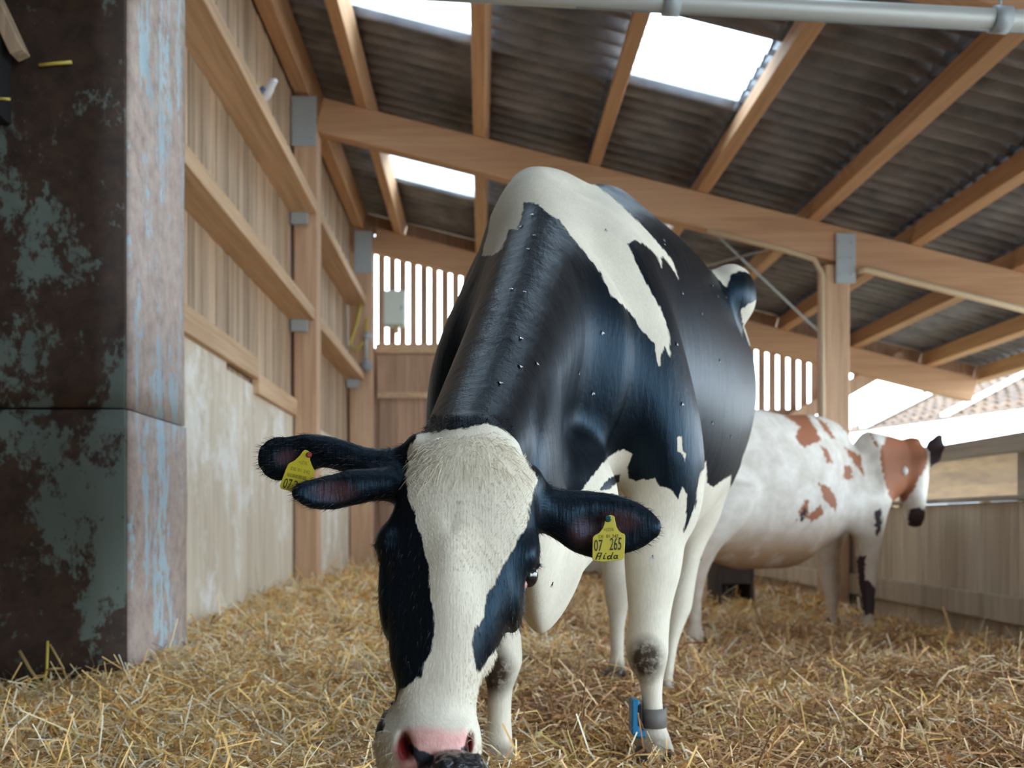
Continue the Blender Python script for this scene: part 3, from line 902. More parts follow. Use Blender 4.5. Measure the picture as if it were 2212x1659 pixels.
def coat_mat(name, black, white, brown_dirt, rag=0.017):
    x = NT(name)
    p = x.pos()
    hair = x.noise(x.mapping(p, (300, 300, 46)), 1.0, 3.0, 0.6)
    ragn = x.noise(x.mapping(p, (70, 70, 20)), 1.0, 4.0, 0.65)
    cloud = x.noise(p, 7.0, 4.0, 0.6)
    A = lambda n: x.attr(n).outputs['Fac']
    def edge(at, amp, soft):
        s = x.math('ADD', A(at), x.math('MULTIPLY', x.math('SUBTRACT', ragn, 0.5), amp))
        return x.n('MapRange', {0: s, 1: -soft, 2: soft}, clamp=True).outputs[0]
    fw = edge('coat', rag, 0.0012)
    wv = x.ramp(x.math('ADD', x.math('MULTIPLY', hair, 0.45), x.math('MULTIPLY', cloud, 0.55)), [(0.35, tuple(c * 0.80 for c in white[:3]) + (1,)), (0.62, white)])
    bv = x.ramp(hair, [(0.3, tuple(c * 0.6 for c in black[:3]) + (1,)), (0.7, black)])
    col = x.mix(fw, bv, wv)
    dn = x.math('MULTIPLY', A('dirt_shade'), x.n('MapRange', {0: x.noise(p, 42.0, 5.0, 0.7), 1: 0.15, 2: 0.5}, clamp=True).outputs[0])
    col = x.mix(dn, col, brown_dirt)
    col = x.mix(x.math('MULTIPLY', A('innerear'), 0.5), col, srgb(96, 60, 60))
    fp = edge('pink', 0.014, 0.006)
    col = x.mix(fp, col, x.ramp(x.noise(p, 60.0, 3.0, 0.6), [(0.3, srgb(206, 150, 142)), (0.7, srgb(226, 178, 168))]))
    fn = x.n('MapRange', {0: A('nostril'), 1: 0.0, 2: 0.45}, clamp=True).outputs[0]
    col = x.mix(fn, col, srgb(120, 36, 30))
    fd = edge('dark', 0.012, 0.0012)
    col = x.mix(fd, col, srgb(52, 56, 66))
    wet = x.math('MAXIMUM', fp, fd)
    rough = x.math('SUBTRACT', x.math('ADD', 0.40, x.math('MULTIPLY', fw, 0.32)), x.math('MULTIPLY', wet, 0.18))
    x.p(Base_Color=col, Roughness=rough)
    x.b.inputs['Specular IOR Level'].default_value = 0.34
    x.set(x.b.inputs['Specular Tint'], x.mix(fw, (0.40, 0.70, 1.0, 1), (1, 1, 1, 1)))
    fold = x.noise(x.mapping(p, (40, 40, 5)), 1.0, 3.0, 0.55)
    hh = x.math('ADD', x.math('MULTIPLY', hair, 0.4), x.math('MULTIPLY', fold, x.math('MULTIPLY', x.math('SUBTRACT', 1.0, fw), 1.0)))
    fold2 = x.noise(x.mapping(p, (13, 13, 2.2)), 1.0, 3.0, 0.55)
    hh = x.math('ADD', hh, x.math('MULTIPLY', fold2, x.math('SUBTRACT', 2.4, x.math('MULTIPLY', fw, 1.9))))
    x.bump(hh, 0.40, 0.006)
    return x.m
M['holstein'] = coat_mat('black_white_hide', (0.0030, 0.0036, 0.0055, 1), srgb(222, 213, 194), srgb(60, 45, 32))
cow = link('cow', me, M['holstein'], None, base)
tag(cow, 'large black-and-white dairy cow with head lowered towards the viewer and yellow ear tags', 'cow')

# ---- parts of the cow that are not hide
def part(name, me, m, parent, label=None, kind=None):
    o = link(name, rel(me, parent.matrix_basis.translation), m, parent)
    if label: o['label'] = label
    if kind: o['kind'] = kind
    return o
def ball(name, c, r, seg=20, R=None):
    bm = bmesh.new()
    bmesh.ops.create_uvsphere(bm, u_segments=seg, v_segments=seg // 2, radius=1)
    bmesh.ops.scale(bm, vec=r if isinstance(r, (tuple, list)) else (r, r, r), verts=bm.verts)
    if R is not None: bmesh.ops.rotate(bm, verts=bm.verts, cent=(0, 0, 0), matrix=R)
    bmesh.ops.translate(bm, vec=c, verts=bm.verts)
    return bm_mesh(name, bm, True)
x = NT('eye_gloss'); x.p(Base_Color=(0.006, 0.005, 0.007, 1), Roughness=0.04); x.b.inputs['Coat Weight'].default_value = 1.0; M['eye'] = x.m
M['eyecorner'] = flat('eye_corner_skin', srgb(188, 132, 122), 0.3)
for c, sx in ((P(1142, 1243, 1.497), 1), (P(836, 1204, 1.499), -1)):
    part('eye', ball('eye', c, (0.0145, 0.0150, 0.0185)), M['eye'], cow, 'glossy dark eye')
    part('eye_corner', ball('eye_corner', c + Vector((-0.0095 * sx, -0.0095, -0.0125)), (0.0075, 0.0065, 0.0085), 12), M['eyecorner'], cow, 'pink inner corner of the eye')
def strands(name, roots, dirs, lens, w, m, parent, bend=(0, 0, -0.3), kind='stuff', segs=3):
    """many tapered hairs as flat ribbons in one mesh"""
    n = len(roots)
    roots = np.asarray(roots, float); dirs = np.asarray(dirs, float)
    dirs /= np.linalg.norm(dirs, axis=1)[:, None] + 1e-9
    lens = np.broadcast_to(np.asarray(lens, float), (n,))
    sd = np.cross(dirs, rng.normal(size=(n, 3))); sd /= np.linalg.norm(sd, axis=1)[:, None] + 1e-9
    V = []
    for k in range(segs + 1):
        t = k / segs
        c = roots + dirs * (lens * t)[:, None] + np.array(bend) * (lens * t * t)[:, None]
        ww = w * (1 - 0.85 * t)
        V += [c - sd * ww, c + sd * ww]
    V = np.stack(V, 1).reshape(-1, 3)
    b = (np.arange(n) * (2 * (segs + 1)))[:, None]
    Q = np.concatenate([b + np.array([2 * k, 2 * k + 1, 2 * k + 3, 2 * k + 2]) for k in range(segs)])
    return part(name, mesh_np(name, V, Q), m, parent, None, kind)
def hair_mat(name, col, rough=0.5):
    x = NT(name); x.p(Base_Color=col, Roughness=rough); return x.m
M['whitehair'] = hair_mat('white_hair', srgb(222, 212, 192))
M['blackhair'] = hair_mat('black_hair', (0.012, 0.012, 0.015, 1))
# vertex normals of the body for rooting hair
cme = cow.data
CN = np.zeros(len(CV) * 3, np.float32); cme.vertices.foreach_get('normal', CN); CN = CN.reshape(-1, 3)
def root(sel, n):
    ix = np.nonzero(sel)[0]
    return ix[rng.integers(0, len(ix), n)]
front = CN[:, 1] < 0.35
# tuft on the poll
ix = root(head & (coat > 0.012) & (cpx[:, 1] < 1010 + 60 * rng.random(len(cpx)) - 60 * rng.random(len(cpx)) ** 2) & front, 1000)
jit = rng.normal(size=(len(ix), 3))
R0 = CV[ix] + rng.normal(size=(len(ix), 3)) * 0.0015
up_ = np.clip((985 - cpx[ix, 1]) / 60, -1, 1)[:, None]
D0 = CN[ix] * 0.25 + np.stack([(cpx[ix, 0] - 1010) / 320, np.zeros(len(ix)) - 0.2, np.zeros(len(ix))], 1) + np.array([0, 0, 1.0]) * up_ * 0.30 - np.array([0, 0, 0.25]) + jit * 0.15
strands('forelock', R0, D0, 0.010 + 0.016 * rng.random(len(ix)), 0.00042, M['whitehair'], cow, (0, -0.05, -0.55))
# short hair over face and ears
ix = root(head & (coat > 0.0015) & front & (pink < -0.002) & (cpx[:, 1] > 985), 15000)
flow = np.stack([(cpx[ix, 0] - 1000) / 500, np.zeros(len(ix)) - 0.1, np.where(cpx[ix, 1] < 1240, 0.7, -0.9)], 1)
strands('face_hair', CV[ix] - CN[ix] * 0.0004, CN[ix] * 0.16 + flow + rng.normal(size=(len(ix), 3)) * 0.10, 0.004 + 0.004 * rng.random(len(ix)), 0.00026, M['whitehair'], cow, (0, 0, -0.1), segs=2)
ix = root((head & (coat < -0.0015) & (CV[:, 1] < 1.66) & (rng.random(len(CV)) < 0.3)) | (ear_), 9000)
flow = np.where(ear_[ix][:, None], np.stack([np.sign(cpx[ix, 0] - 1000) * 0.9, np.zeros(len(ix)), np.zeros(len(ix)) - 0.1], 1), np.array([0, 0, -0.9]))
strands('dark_hair', CV[ix] - CN[ix] * 0.0004, CN[ix] * 0.30 + flow + rng.normal(size=(len(ix), 3)) * 0.2, 0.006 + 0.007 * rng.random(len(ix)), 0.00028, M['blackhair'], cow, (0, 0, -0.1), segs=2)
# roll of dark hair just behind the poll
ix = root(np.isin(ctags, ['neck', 'head']) & (coat < 0) & (cpx[:, 1] > 895) & (cpx[:, 1] < 945) & (cpx[:, 0] > 890) & (cpx[:, 0] < 1110) & (CV[:, 1] < 1.72), 900)
strands('nape_hair', CV[ix], CN[ix] * 0.25 + rng.normal(size=(len(ix), 3)) * 0.25 + np.array([0, -0.7, 0.1]), 0.008 + 0.008 * rng.random(len(ix)), 0.0004, M['blackhair'], cow, (0, -0.2, -0.5))
# lashes and whiskers
for c, sx in ((P(1150, 1222, 1.497), 1), (P(824, 1180, 1.497), -1)):
    n = 46
    t = rng.random(n)[:, None]
    rt = np.array(c) + np.array([[0.0, 0.0, 0.0]]) + t * np.array([[-0.012 * sx, -0.004, -0.004]]) + np.array([[0.004 * sx, 0, 0.002]])
    strands('eyelashes', rt, np.array([[0.9 * sx, -0.5, 0.12]]) + rng.normal(size=(n, 3)) * 0.18, 0.012 + 0.008 * rng.random(n), 0.0005, M['blackhair'], cow, (0, 0, -0.15))
ix = root(head & (cpx[:, 1] > 1545) & ((cpx[:, 0] > 1008) | (cpx[:, 0] < 850)) & (CV[:, 1] < 1.50), 95)
strands('whiskers', CV[ix], CN[ix] * 1.0 + np.stack([np.sign(cpx[ix, 0] - 930) * 0.5, np.zeros(len(ix)), np.zeros(len(ix)) - 0.2], 1) + rng.normal(size=(len(ix), 3)) * 0.2, 0.015 + 0.02 * rng.random(len(ix)), 0.00028, M['whitehair'], cow, (0, 0, -0.35))
# wet black tongue curled up over the nose
def tongue():
    bm = bmesh.new()
    bmesh.ops.create_icosphere(bm, subdivisions=5, radius=1)
    for v in bm.verts:
        p = v.co.copy()
        w = mnoise.noise(p * 2.6) * 0.10 + mnoise.noise(Vector((p.x * 5, p.y * 11, p.z * 7))) * 0.07 + mnoise.noise(p * 15) * 0.018
        v.co = p * (1 + w)
    bmesh.ops.scale(bm, vec=(0.050, 0.050, 0.042), verts=bm.verts)
    bmesh.ops.translate(bm, vec=P(987, 1692, 1.335), verts=bm.verts)
    return bm_mesh('tongue', bm, True)
x = NT('wet_tongue'); x.p(Base_Color=(0.010, 0.011, 0.014, 1), Roughness=0.16); x.b.inputs['Coat Weight'].default_value = 0.6
x.bump(x.noise(x.mapping(x.pos(), (90, 90, 220)), 1.0, 5.0, 0.6, 0.6), 0.6, 0.003); M['tongue'] = x.m
part('tongue', tongue(), M['tongue'], cow, 'glossy black tongue licking the nose')
# hooves: two claws on every foot
M['hoof'] = flat('hoof_horn', srgb(58, 48, 40), 0.55)
def claw(c, sx, yaw):
    bm = bmesh.new()
    bmesh.ops.create_uvsphere(bm, u_segments=14, v_segments=9, radius=1)
    for v in bm.verts:
        z = v.co.z
        f = 1.0 - 0.30 * (z * 0.5 + 0.5)
        v.co.x *= 0.030 * f; v.co.y = v.co.y * 0.062 * f + 0.022 * (z * 0.5 + 0.5)
        v.co.z = max(z, -0.62) * 0.050
    bmesh.ops.rotate(bm, verts=bm.verts, cent=(0, 0, 0), matrix=Matrix.Rotation(yaw, 3, 'Z'))
    bmesh.ops.translate(bm, vec=c, verts=bm.verts)
    return bm_mesh('hoof', bm, True)
for (px, py, Y, yaw) in ((1415, 1655, 2.425, 0.05), (1076, 1694, 2.345, 0.0), (1331, 1478, 3.66, 0.2), (1438, 1520, 3.39, 0.2)):
    c0 = P(px, py, Y)
    for sx in (-1, 1):
        part('hoof', claw(c0 + Vector((0.030 * sx, 0, 0)), sx, yaw + 0.08 * sx), M['hoof'], cow, 'dark split hoof')
# tail behind the right hip
part('tail', tube_mesh('tail', [(0.84, 3.93, 1.38), (0.90, 4.02, 1.22), (0.90, 4.02, 0.9), (0.88, 4.0, 0.6), (0.87, 3.99, 0.45)], [0.035, 0.028, 0.02, 0.022, 0.012], 10), M['blackhair'], cow, 'hanging tail')
cow_bvh = BVHTree.FromPolygons([Vector(v) for v in CV], [tuple(int(i) for i in q) for q in CQ])
# ================================================================== the white-and-brown cow behind
ZG = -0.10
hw = []
ax2 = np.array((0.861, 0.508, 0)); sd2 = np.array((0.508, -0.861, 0))
hw.append(Loft((1.02, 5.88, 0.82), ax2, sd2, [
    (0.00, 0.0, 0.04, 0.14, 0.14, 0.40, 0.20), (0.18, 0.0, 0.02, 0.24, 0.24, 0.49, 0.34), (0.42, 0.0, 0.0, 0.29, 0.29, 0.51, 0.44),
    (0.75, 0.0, 0.0, 0.35, 0.35, 0.50, 0.51), (1.05, 0.0, 0.0, 0.36, 0.36, 0.475, 0.51), (1.30, 0.0, 0.0, 0.29, 0.29, 0.49, 0.42),
    (1.52, 0.0, 0.0, 0.22, 0.22, 0.455, 0.32), (1.66, 0.0, 0.0, 0.16, 0.16, 0.28, 0.24)], (0.08, 0.08), 0.06, 'trunk', 2.1))
hw.append(Ell((2.47, 6.53, 0.78), (0.10, 0.17, 0.27), (0, 0, -1.0), 0.08, 'trunk'))
hw.append(Ell((1.40, 5.90, 1.16), (0.08, 0.07, 0.06), (0, 0, 0), 0.09, 'trunk'))
hw.append(Ell((1.28, 5.86, 0.78), (0.20, 0.13, 0.30), (0, 0, 0.53), 0.10, 'trunk'))
hw.append(zloft([(1060, 1490, 1640, 5.86, 0.13, 0.13), (1132, 1482, 1608, 5.85, 0.12, 0.12), (1189, 1480, 1552, 5.84, 0.085, 0.09),
    (1245, 1486, 1526, 5.83, 0.055, 0.06), (1300, 1490, 1515, 5.81, 0.036, 0.04), (1345, 1488, 1514, 5.80, 0.036, 0.04), (1375, 1483, 1521, 5.78, 0.05, 0.05), (1392, 1482, 1522, 5.76, 0.05, 0.05)], (0.06, 0.02), k=0.05, tag='leg'))
hw.append(zloft([(1060, 1420, 1560, 6.25, 0.13, 0.13), (1150, 1420, 1500, 6.22, 0.10, 0.10), (1245, 1424, 1458, 6.20, 0.05, 0.06),
    (1330, 1424, 1448, 6.18, 0.036, 0.04), (1368, 1420, 1452, 6.15, 0.05, 0.05)], (0.06, 0.02), k=0.05, tag='leg'))
hw.append(zloft([(1090, 1838, 1918, 6.56, 0.12, 0.12), (1150, 1844, 1908, 6.56, 0.10, 0.10), (1205, 1850, 1900, 6.56, 0.072, 0.08), (1245, 1853, 1893, 6.55, 0.06, 0.06),
    (1278, 1857, 1890, 6.55, 0.052, 0.05), (1305, 1863, 1889, 6.54, 0.036, 0.04), (1335, 1862, 1887, 6.54, 0.034, 0.04), (1358, 1858, 1889, 6.53, 0.05, 0.05), (1364, 1858, 1889, 6.52, 0.05, 0.05)], (0.06, 0.02), k=0.05, tag='leg'))
hw.append(zloft([(1090, 1740, 1850, 6.88, 0.16, 0.12), (1150, 1755, 1832, 6.92, 0.12, 0.10), (1190, 1763, 1815, 6.96, 0.085, 0.08), (1230, 1767, 1814, 6.98, 0.06, 0.06), (1262, 1774, 1817, 6.98, 0.052, 0.05),
    (1292, 1782, 1813, 6.98, 0.042, 0.045), (1325, 1788, 1809, 6.97, 0.036, 0.04), (1347, 1785, 1811, 6.96, 0.05, 0.05)], (0.06, 0.02), k=0.05, tag='leg'))
a = np.array(P(1880, 1010, 6.62)); b = np.array(P(1962, 1002, 6.66))
hw.append(Loft(a, b - a, (0.75, -0.66, 0), [(0, 0, 0, 0.18, 0.18, 0.24, 0.34), (0.5 * np.linalg.norm(b - a), 0, 0, 0.14, 0.14, 0.20, 0.24), (np.linalg.norm(b - a), 0, 0, 0.11, 0.11, 0.15, 0.15)], (0.1, 0.08), 0.08, 'neck'))
hw.append(zloft([(958, 1950, 1988, 6.64, 0.07, 0.08), (985, 1938, 2002, 6.64, 0.11, 0.11), (1025, 1938, 2002, 6.65, 0.115, 0.12), (1065, 1946, 1999, 6.66, 0.10, 0.12),
    (1095, 1955, 1997, 6.66, 0.075, 0.10), (1118, 1958, 1995, 6.66, 0.065, 0.09), (1132, 1964, 1990, 6.66, 0.05, 0.07)], (0.04, 0.02), k=0.03, tag='head'))
hw.append(limb([(P(1998, 1006, 6.62), 0.030, 0.028), (P(2012, 985, 6.60), 0.058, 0.022), (P(2022, 962, 6.59), 0.050, 0.018), (P(2029, 944, 6.58), 0.022, 0.012)], 0.02, 'ear', up=(0.3, 1, 0))[0])
for q in limb([(P(2012, 985, 6.60), 0.058, 0.022), (P(2022, 962, 6.59), 0.050, 0.018), (P(2029, 944, 6.58), 0.022, 0.012)], 0.02, 'ear', up=(0.3, 1, 0)): hw.append(q)
HV, HQ, hwho = largest(*polygonise(hw, 0.012))
htag = np.array([p.tag for p in hw])[hwho]
hpx = to_px(HV)
B = [[(1680, 888), (1741, 890), (1774, 949), (1737, 968), (1718, 944), (1727, 921)],
     [(1762, 900), (1785, 915), (1807, 949), (1795, 947), (1772, 918)],
     [(1807, 905), (1840, 912), (1856, 930), (1850, 940), (1821, 928)],
     [(1826, 966), (1859, 985), (1866, 1030), (1852, 1010), (1835, 985)],
     [(1822, 1006), (1838, 1006), (1842, 1036), (1822, 1036)], [(1772, 962), (1785, 968), (1800, 1000), (1786, 1000)],
     [(1768, 1042), (1790, 1052), (1808, 1078), (1806, 1106), (1780, 1080)], [(1720, 1128), (1737, 1078), (1748, 1080), (1745, 1115), (1772, 1090), (1778, 1112), (1752, 1128), (1735, 1110)],
     [(1880, 935), (1890, 950), (1897, 966), (1888, 958)]]
Hd = [(1917, 940), (1975, 940), (2003, 955), (2004, 995), (1995, 1018), (1977, 1053), (1956, 1081), (1942, 1092), (1928, 1098), (1918, 1060), (1906, 1020), (1900, 975)]
Dk = [[(1964, 1100), (1987, 1096), (2010, 1110), (2000, 1145), (1960, 1145)], [(1850, 1203), (1870, 1200), (1868, 1250), (1890, 1269), (1890, 1327), (1866, 1332), (1857, 1278)],
      [(1725, 1122), (1737, 1095), (1742, 1108), (1732, 1126)], [(1888, 1105), (1902, 1098), (1905, 1140), (1893, 1165)]]
hs = HV[:, 1] / F
brown = np.where(np.isin(htag, ['head', 'neck']), np.maximum(poly_sd(hpx, Hd), patches(hpx, B)), patches(hpx, B))
darkc = np.where(htag == 'ear', 30, patches(hpx, Dk))
hdirt_shade = np.clip((1232 - 0) * 0 + (hpx[:, 1] - 1110) / 95, 0, 0.9) * np.where(htag == 'leg', 0.45, np.where(htag == 'trunk', 1.0, 0))  # soiled lower coat plus painted tan underbelly shade and straw bounce
b2 = Vector((1.9, 6.4, ZG))
me = mesh_np('cow', HV - np.array(b2), HQ)
add_attr(me, 'brown', brown * hs); add_attr(me, 'darkc', darkc * hs); add_attr(me, 'dirt_shade', hdirt_shade)
x = NT('brown_white_hide')
p = x.pos()
rag = x.math('MULTIPLY', x.math('SUBTRACT', x.noise(p, 34.0, 4.0, 0.65), 0.5), 0.06)
e = lambda n: x.n('MapRange', {0: x.math('ADD', x.attr(n).outputs['Fac'], rag), 1: -0.003, 2: 0.003}, clamp=True).outputs[0]
wv = x.ramp(x.noise(p, 9.0, 4.0, 0.6), [(0.35, srgb(214, 204, 190)), (0.65, srgb(240, 234, 224))])
col = x.mix(x.math('MULTIPLY', x.attr('dirt_shade').outputs['Fac'], x.n('MapRange', {0: x.noise(p, 8.0, 4.0, 0.6), 1: 0.05, 2: 0.5}, clamp=True).outputs[0]), wv, srgb(168, 128, 88))
col = x.mix(e('brown'), col, srgb(166, 104, 72))
col = x.mix(e('darkc'), col, srgb(52, 34, 36))
x.p(Base_Color=col, Roughness=0.65)
x.bump(x.noise(p, 160.0, 3.0, 0.6), 0.2, 0.004)
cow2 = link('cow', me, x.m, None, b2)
tag(cow2, 'white cow with red-brown patches seen side-on behind, head turned away to the partition', 'cow')
for (px, py, Y) in ((1502, 1392, 5.75), (1436, 1368, 6.14), (1874, 1364, 6.51), (1798, 1347, 6.95)):
    for sx in (-1, 1):
        part('hoof', claw(P(px, py, Y) + Vector((0.03 * sx, 0, 0.0)), sx, -0.9), M['hoof'], cow2, 'dark hoof')
# ================================================================== straw bedding
def sstep(x, a, b):
    t = np.clip((x - a) / (b - a), 0, 1); return t * t * (3 - 2 * t)
_ph = rng.random((10, 3)) * 6.28
def Hs(X, Y):
    z = -0.135 * sstep(X, 0.4, 1.3) * sstep(Y, 3.7, 5.0) - 0.03 * np.exp(-((X - 2.45) / 0.4) ** 2 - ((Y - 6.7) / 0.5) ** 2)
    z = z + 0.05 * np.exp(-((X + 1.15) / 0.45) ** 2 - ((Y - 4.1) / 0.8) ** 2) + 0.06 * np.exp(-((X - 1.9) / 0.7) ** 2 - ((Y - 8.4) / 0.6) ** 2)
    z = z + 0.04 * np.exp(-((X + 1.4) / 0.6) ** 2 - ((Y - 7.5) / 1.2) ** 2) - 0.05 * sstep(-X, 1.1, 1.5) * np.exp(-((Y - 3.4) / 0.4) ** 2)
    for i in range(10):
        f = 2.2 * 1.35 ** i
        a = 0.020 / 1.28 ** i
        z = z + a * np.sin(X * f * math.cos(_ph[i, 2]) + Y * f * math.sin(_ph[i, 2]) + _ph[i, 0]) * np.cos(Y * f * 0.8 * math.cos(_ph[i, 2]) - X * f * 0.9 * math.sin(_ph[i, 2]) + _ph[i, 1])
    return z - 0.015
nx, ny = 130, 260
gx = np.linspace(-1.57, 3.09, nx); gy = np.linspace(0.9, 12.18, ny)
GX, GY = np.meshgrid(gx, gy)
GZ = Hs(GX, GY)
V = np.stack([GX, GY, GZ], -1).reshape(-1, 3)
I = (np.arange(ny - 1)[:, None] * nx + np.arange(nx - 1)[None]).reshape(-1)
Q = np.stack([I, I + 1, I + nx + 1, I + nx], 1)
# which kind of straw lies where: 0 clean and golden, 1 trodden and brown
def soil(X, Y):
    s = 0.52 * sstep(X, -0.7, 0.7) * (1 - 0.55 * sstep(Y, 5.5, 7.5)) + 0.10
    s = s + 0.22 * np.sin(X * 3.1 + 1.3) * np.sin(Y * 2.3 + 0.4) + 0.16 * np.sin(X * 7.3 + 0.4) * np.sin(Y * 6.1 + 2.0)
    return np.clip(s, 0, 1)
x = NT('straw_base')
n1 = x.noise(x.mapping(x.pos(), (40, 90, 40)), 1.0, 6.0, 0.7, 1.0)
cl = x.ramp(n1, [(0.3, srgb(120, 86, 44)), (0.7, srgb(214, 166, 92))])
sl = x.ramp(n1, [(0.3, srgb(58, 42, 28)), (0.7, srgb(140, 110, 76))])
x.p(Base_Color=x.mix(x.attr('soil').outputs['Fac'], cl, sl), Roughness=0.9)
x.bump(n1, 0.8, 0.02)
M['strawbase'] = x.m
# the strip in front of the steel sheet
gx2 = np.linspace(-3.2, -1.57, 40); gy2 = np.linspace(0.9, 3.69, 70)
GX2, GY2 = np.meshgrid(gx2, gy2)
V2 = np.stack([GX2, GY2, Hs(GX2, GY2)], -1).reshape(-1, 3)
I2 = (np.arange(69)[:, None] * 40 + np.arange(39)[None]).reshape(-1)
sv_all = np.concatenate([soil(GX, GY).reshape(-1), soil(GX2, GY2).reshape(-1)])
V = np.concatenate([V, V2]); Q = np.concatenate([Q, np.stack([I2, I2 + 1, I2 + 41, I2 + 40], 1) + nx * ny])
me = mesh_np('straw_bedding', V, Q)
add_attr(me, 'soil', sv_all)
bed = link('straw_bedding', me, M['strawbase'])
tag(bed, 'deep golden-brown straw bedding strewn over the whole barn floor', 'straw', kind='stuff')
def stalks(n, x0, x1, y0, y1, l0, l1, w0, w1, lift, tilt):
    u = rng.random(n)
    Y = y0 + (y1 - y0) * u
    X = np.maximum(x0, -0.52 * Y - 0.15) + rng.random(n) * (np.minimum(x1, 0.57 * Y + 0.15) - np.maximum(x0, -0.52 * Y - 0.15))
    ok = ~((X < -1.30) & (Y > 3.67) & (Y < 4.47)) & ~((X < -1.56) & (Y > 3.6))
    X, Y = X[ok], Y[ok]; n = len(X)
    az = rng.random(n) * 6.283; el = rng.normal(size=n) * tilt
    st = rng.random(n) < 0.05
    el = np.where(st, rng.uniform(0.3, 1.2, n), el)
    L = rng.uniform(l0, l1, n) * np.where(rng.random(n) < 0.15, 1.6, 1.0); W = rng.uniform(w0, w1, n)
    d = np.stack([np.cos(az) * np.cos(el), np.sin(az) * np.cos(el), np.sin(el)], 1)
    c = np.stack([X, Y, Hs(X, Y) + rng.random(n) ** 1.5 * lift + 0.003], 1)
    c[:, 2] += np.abs(np.sin(el)) * L * 0.35
    s = np.cross(d, rng.normal(size=(n, 3)) * 0.5 + np.array([0, 0, 1.0])); s /= np.linalg.norm(s, axis=1)[:, None]
    bend = rng.normal(size=(n, 3)) * 0.10 * L[:, None]
    a = c - d * (L / 2)[:, None]; b = c + d * (L / 2)[:, None]; m = c + bend
    h = (W / 2)[:, None]
    nrm = np.cross(s, d) * h * 0.9
    Vv = np.stack([a - s * h, a + s * h, m - s * h + nrm, m + s * h + nrm, b - s * h, b + s * h], 1).reshape(-1, 3)
    bq = (np.arange(n) * 6)[:, None]
    Qq = np.concatenate([bq + np.array([0, 1, 3, 2]), bq + np.array([2, 3, 5, 4])])
    sv = soil(X, Y) + rng.normal(size=n) * 0.22
    gold = np.array([srgb(250, 208, 134)[:3], srgb(252, 226, 176)[:3], srgb(242, 192, 114)[:3], srgb(246, 234, 204)[:3]])
    tan = np.array([srgb(224, 178, 126)[:3], srgb(202, 154, 106)[:3], srgb(242, 210, 166)[:3], srgb(150, 108, 76)[:3]])
    k = rng.integers(0, 4, n)
    col = np.where((sv > 0.45)[:, None], tan[k], gold[k]) * rng.uniform(0.8, 1.1, (n, 1))
    gr = rng.random(n) < 0.05
    col[gr] = np.array(srgb(196, 176, 96)[:3])
    return Vv, Qq, np.repeat(np.concatenate([col, np.ones((n, 1))], 1), 6, 0)
parts_ = [stalks(100000, -2.4, 2.9, 2.15, 4.3, 0.03, 0.14, 0.0028, 0.0052, 0.05, 0.22),
          stalks(78000, -1.6, 3.0, 4.3, 7.2, 0.05, 0.18, 0.0045, 0.008, 0.055, 0.24),
          stalks(46000, -1.6, 3.0, 7.2, 12.1, 0.07, 0.24, 0.007, 0.013, 0.06, 0.25)]
of = 0; VV, QQ, CC = [], [], []
for v, q, c in parts_:
    VV.append(v); QQ.append(q + of); CC.append(c); of += len(v)
me = mesh_np('straw_stalks', np.concatenate(VV), np.concatenate(QQ), False)
ca = me.color_attributes.new('straw', 'FLOAT_COLOR', 'POINT')
ca.data.foreach_set('color', np.concatenate(CC).astype(np.float32).ravel())
x = NT('straw_stalk')
x.p(Base_Color=x.attr('straw').outputs['Color'], Roughness=0.55)
M['straw'] = x.m
st = link('straw_stalks', me, M['straw'], bed)
st['kind'] = 'stuff'
# ================================================================== things on and around the cows
def put(name, me, m, parent, label=None, kind=None):
    o = link(name, rel(me, parent.location), m, parent)
    if label: o['label'] = label
    if kind: o['kind'] = kind
    return o
# ---- ear tags
x = NT('tag_yellow'); x.p(Base_Color=srgb(188, 172, 44), Roughness=0.38)
x.b.inputs['Subsurface Weight'].default_value = 0.0
M['tag'] = x.m
M['ink'] = flat('tag_ink', srgb(34, 34, 12), 0.6)
M['ink_pale'] = flat('tag_ink_worn', srgb(120, 112, 30), 0.6)
M['studgreen'] = flat('stud_green', srgb(20, 76, 66), 0.3)
M['studred'] = flat('stud_red', srgb(130, 34, 26), 0.4)
def plate(name, outline, Y, th, slope=0.0):
    """thin plate with the given outline (picture positions at depth Y)"""
    pts = [P(a, b, Y) for a, b in outline]
    n = len(pts)
    V = pts + [p + Vector((0, th, 0)) for p in pts]
    Fc = [tuple(range(n))[::-1], tuple(range(n, 2 * n))] + [(i, (i + 1) % n, n + (i + 1) % n, n + i) for i in range(n)]
    me = mesh(name, V, Fc)
    bm = bmesh.new(); bm.from_mesh(me); bmesh.ops.recalc_face_normals(bm, faces=bm.faces)
    bmesh.ops.bevel(bm, geom=[e for e in bm.edges], offset=0.0004, segments=1, affect='EDGES')
    bm.to_mesh(me); bm.free()
    return me
def text_mesh(name, s, shear=0.0, bold=0.0):
    cu = bpy.data.curves.new(name, 'FONT'); cu.body = s; cu.shear = shear; cu.offset = bold; cu.resolution_u = 3
    o = bpy.data.objects.new(name, cu); C.objects.link(o)
    dg = bpy.context.evaluated_depsgraph_get(); dg.update()
    me = bpy.data.meshes.new_from_object(o.evaluated_get(dg))
    bpy.data.objects.remove(o, do_unlink=True)
    me.name = name
    v = np.zeros(len(me.vertices) * 3); me.vertices.foreach_get('co', v); v = v.reshape(-1, 3)
    return me, v
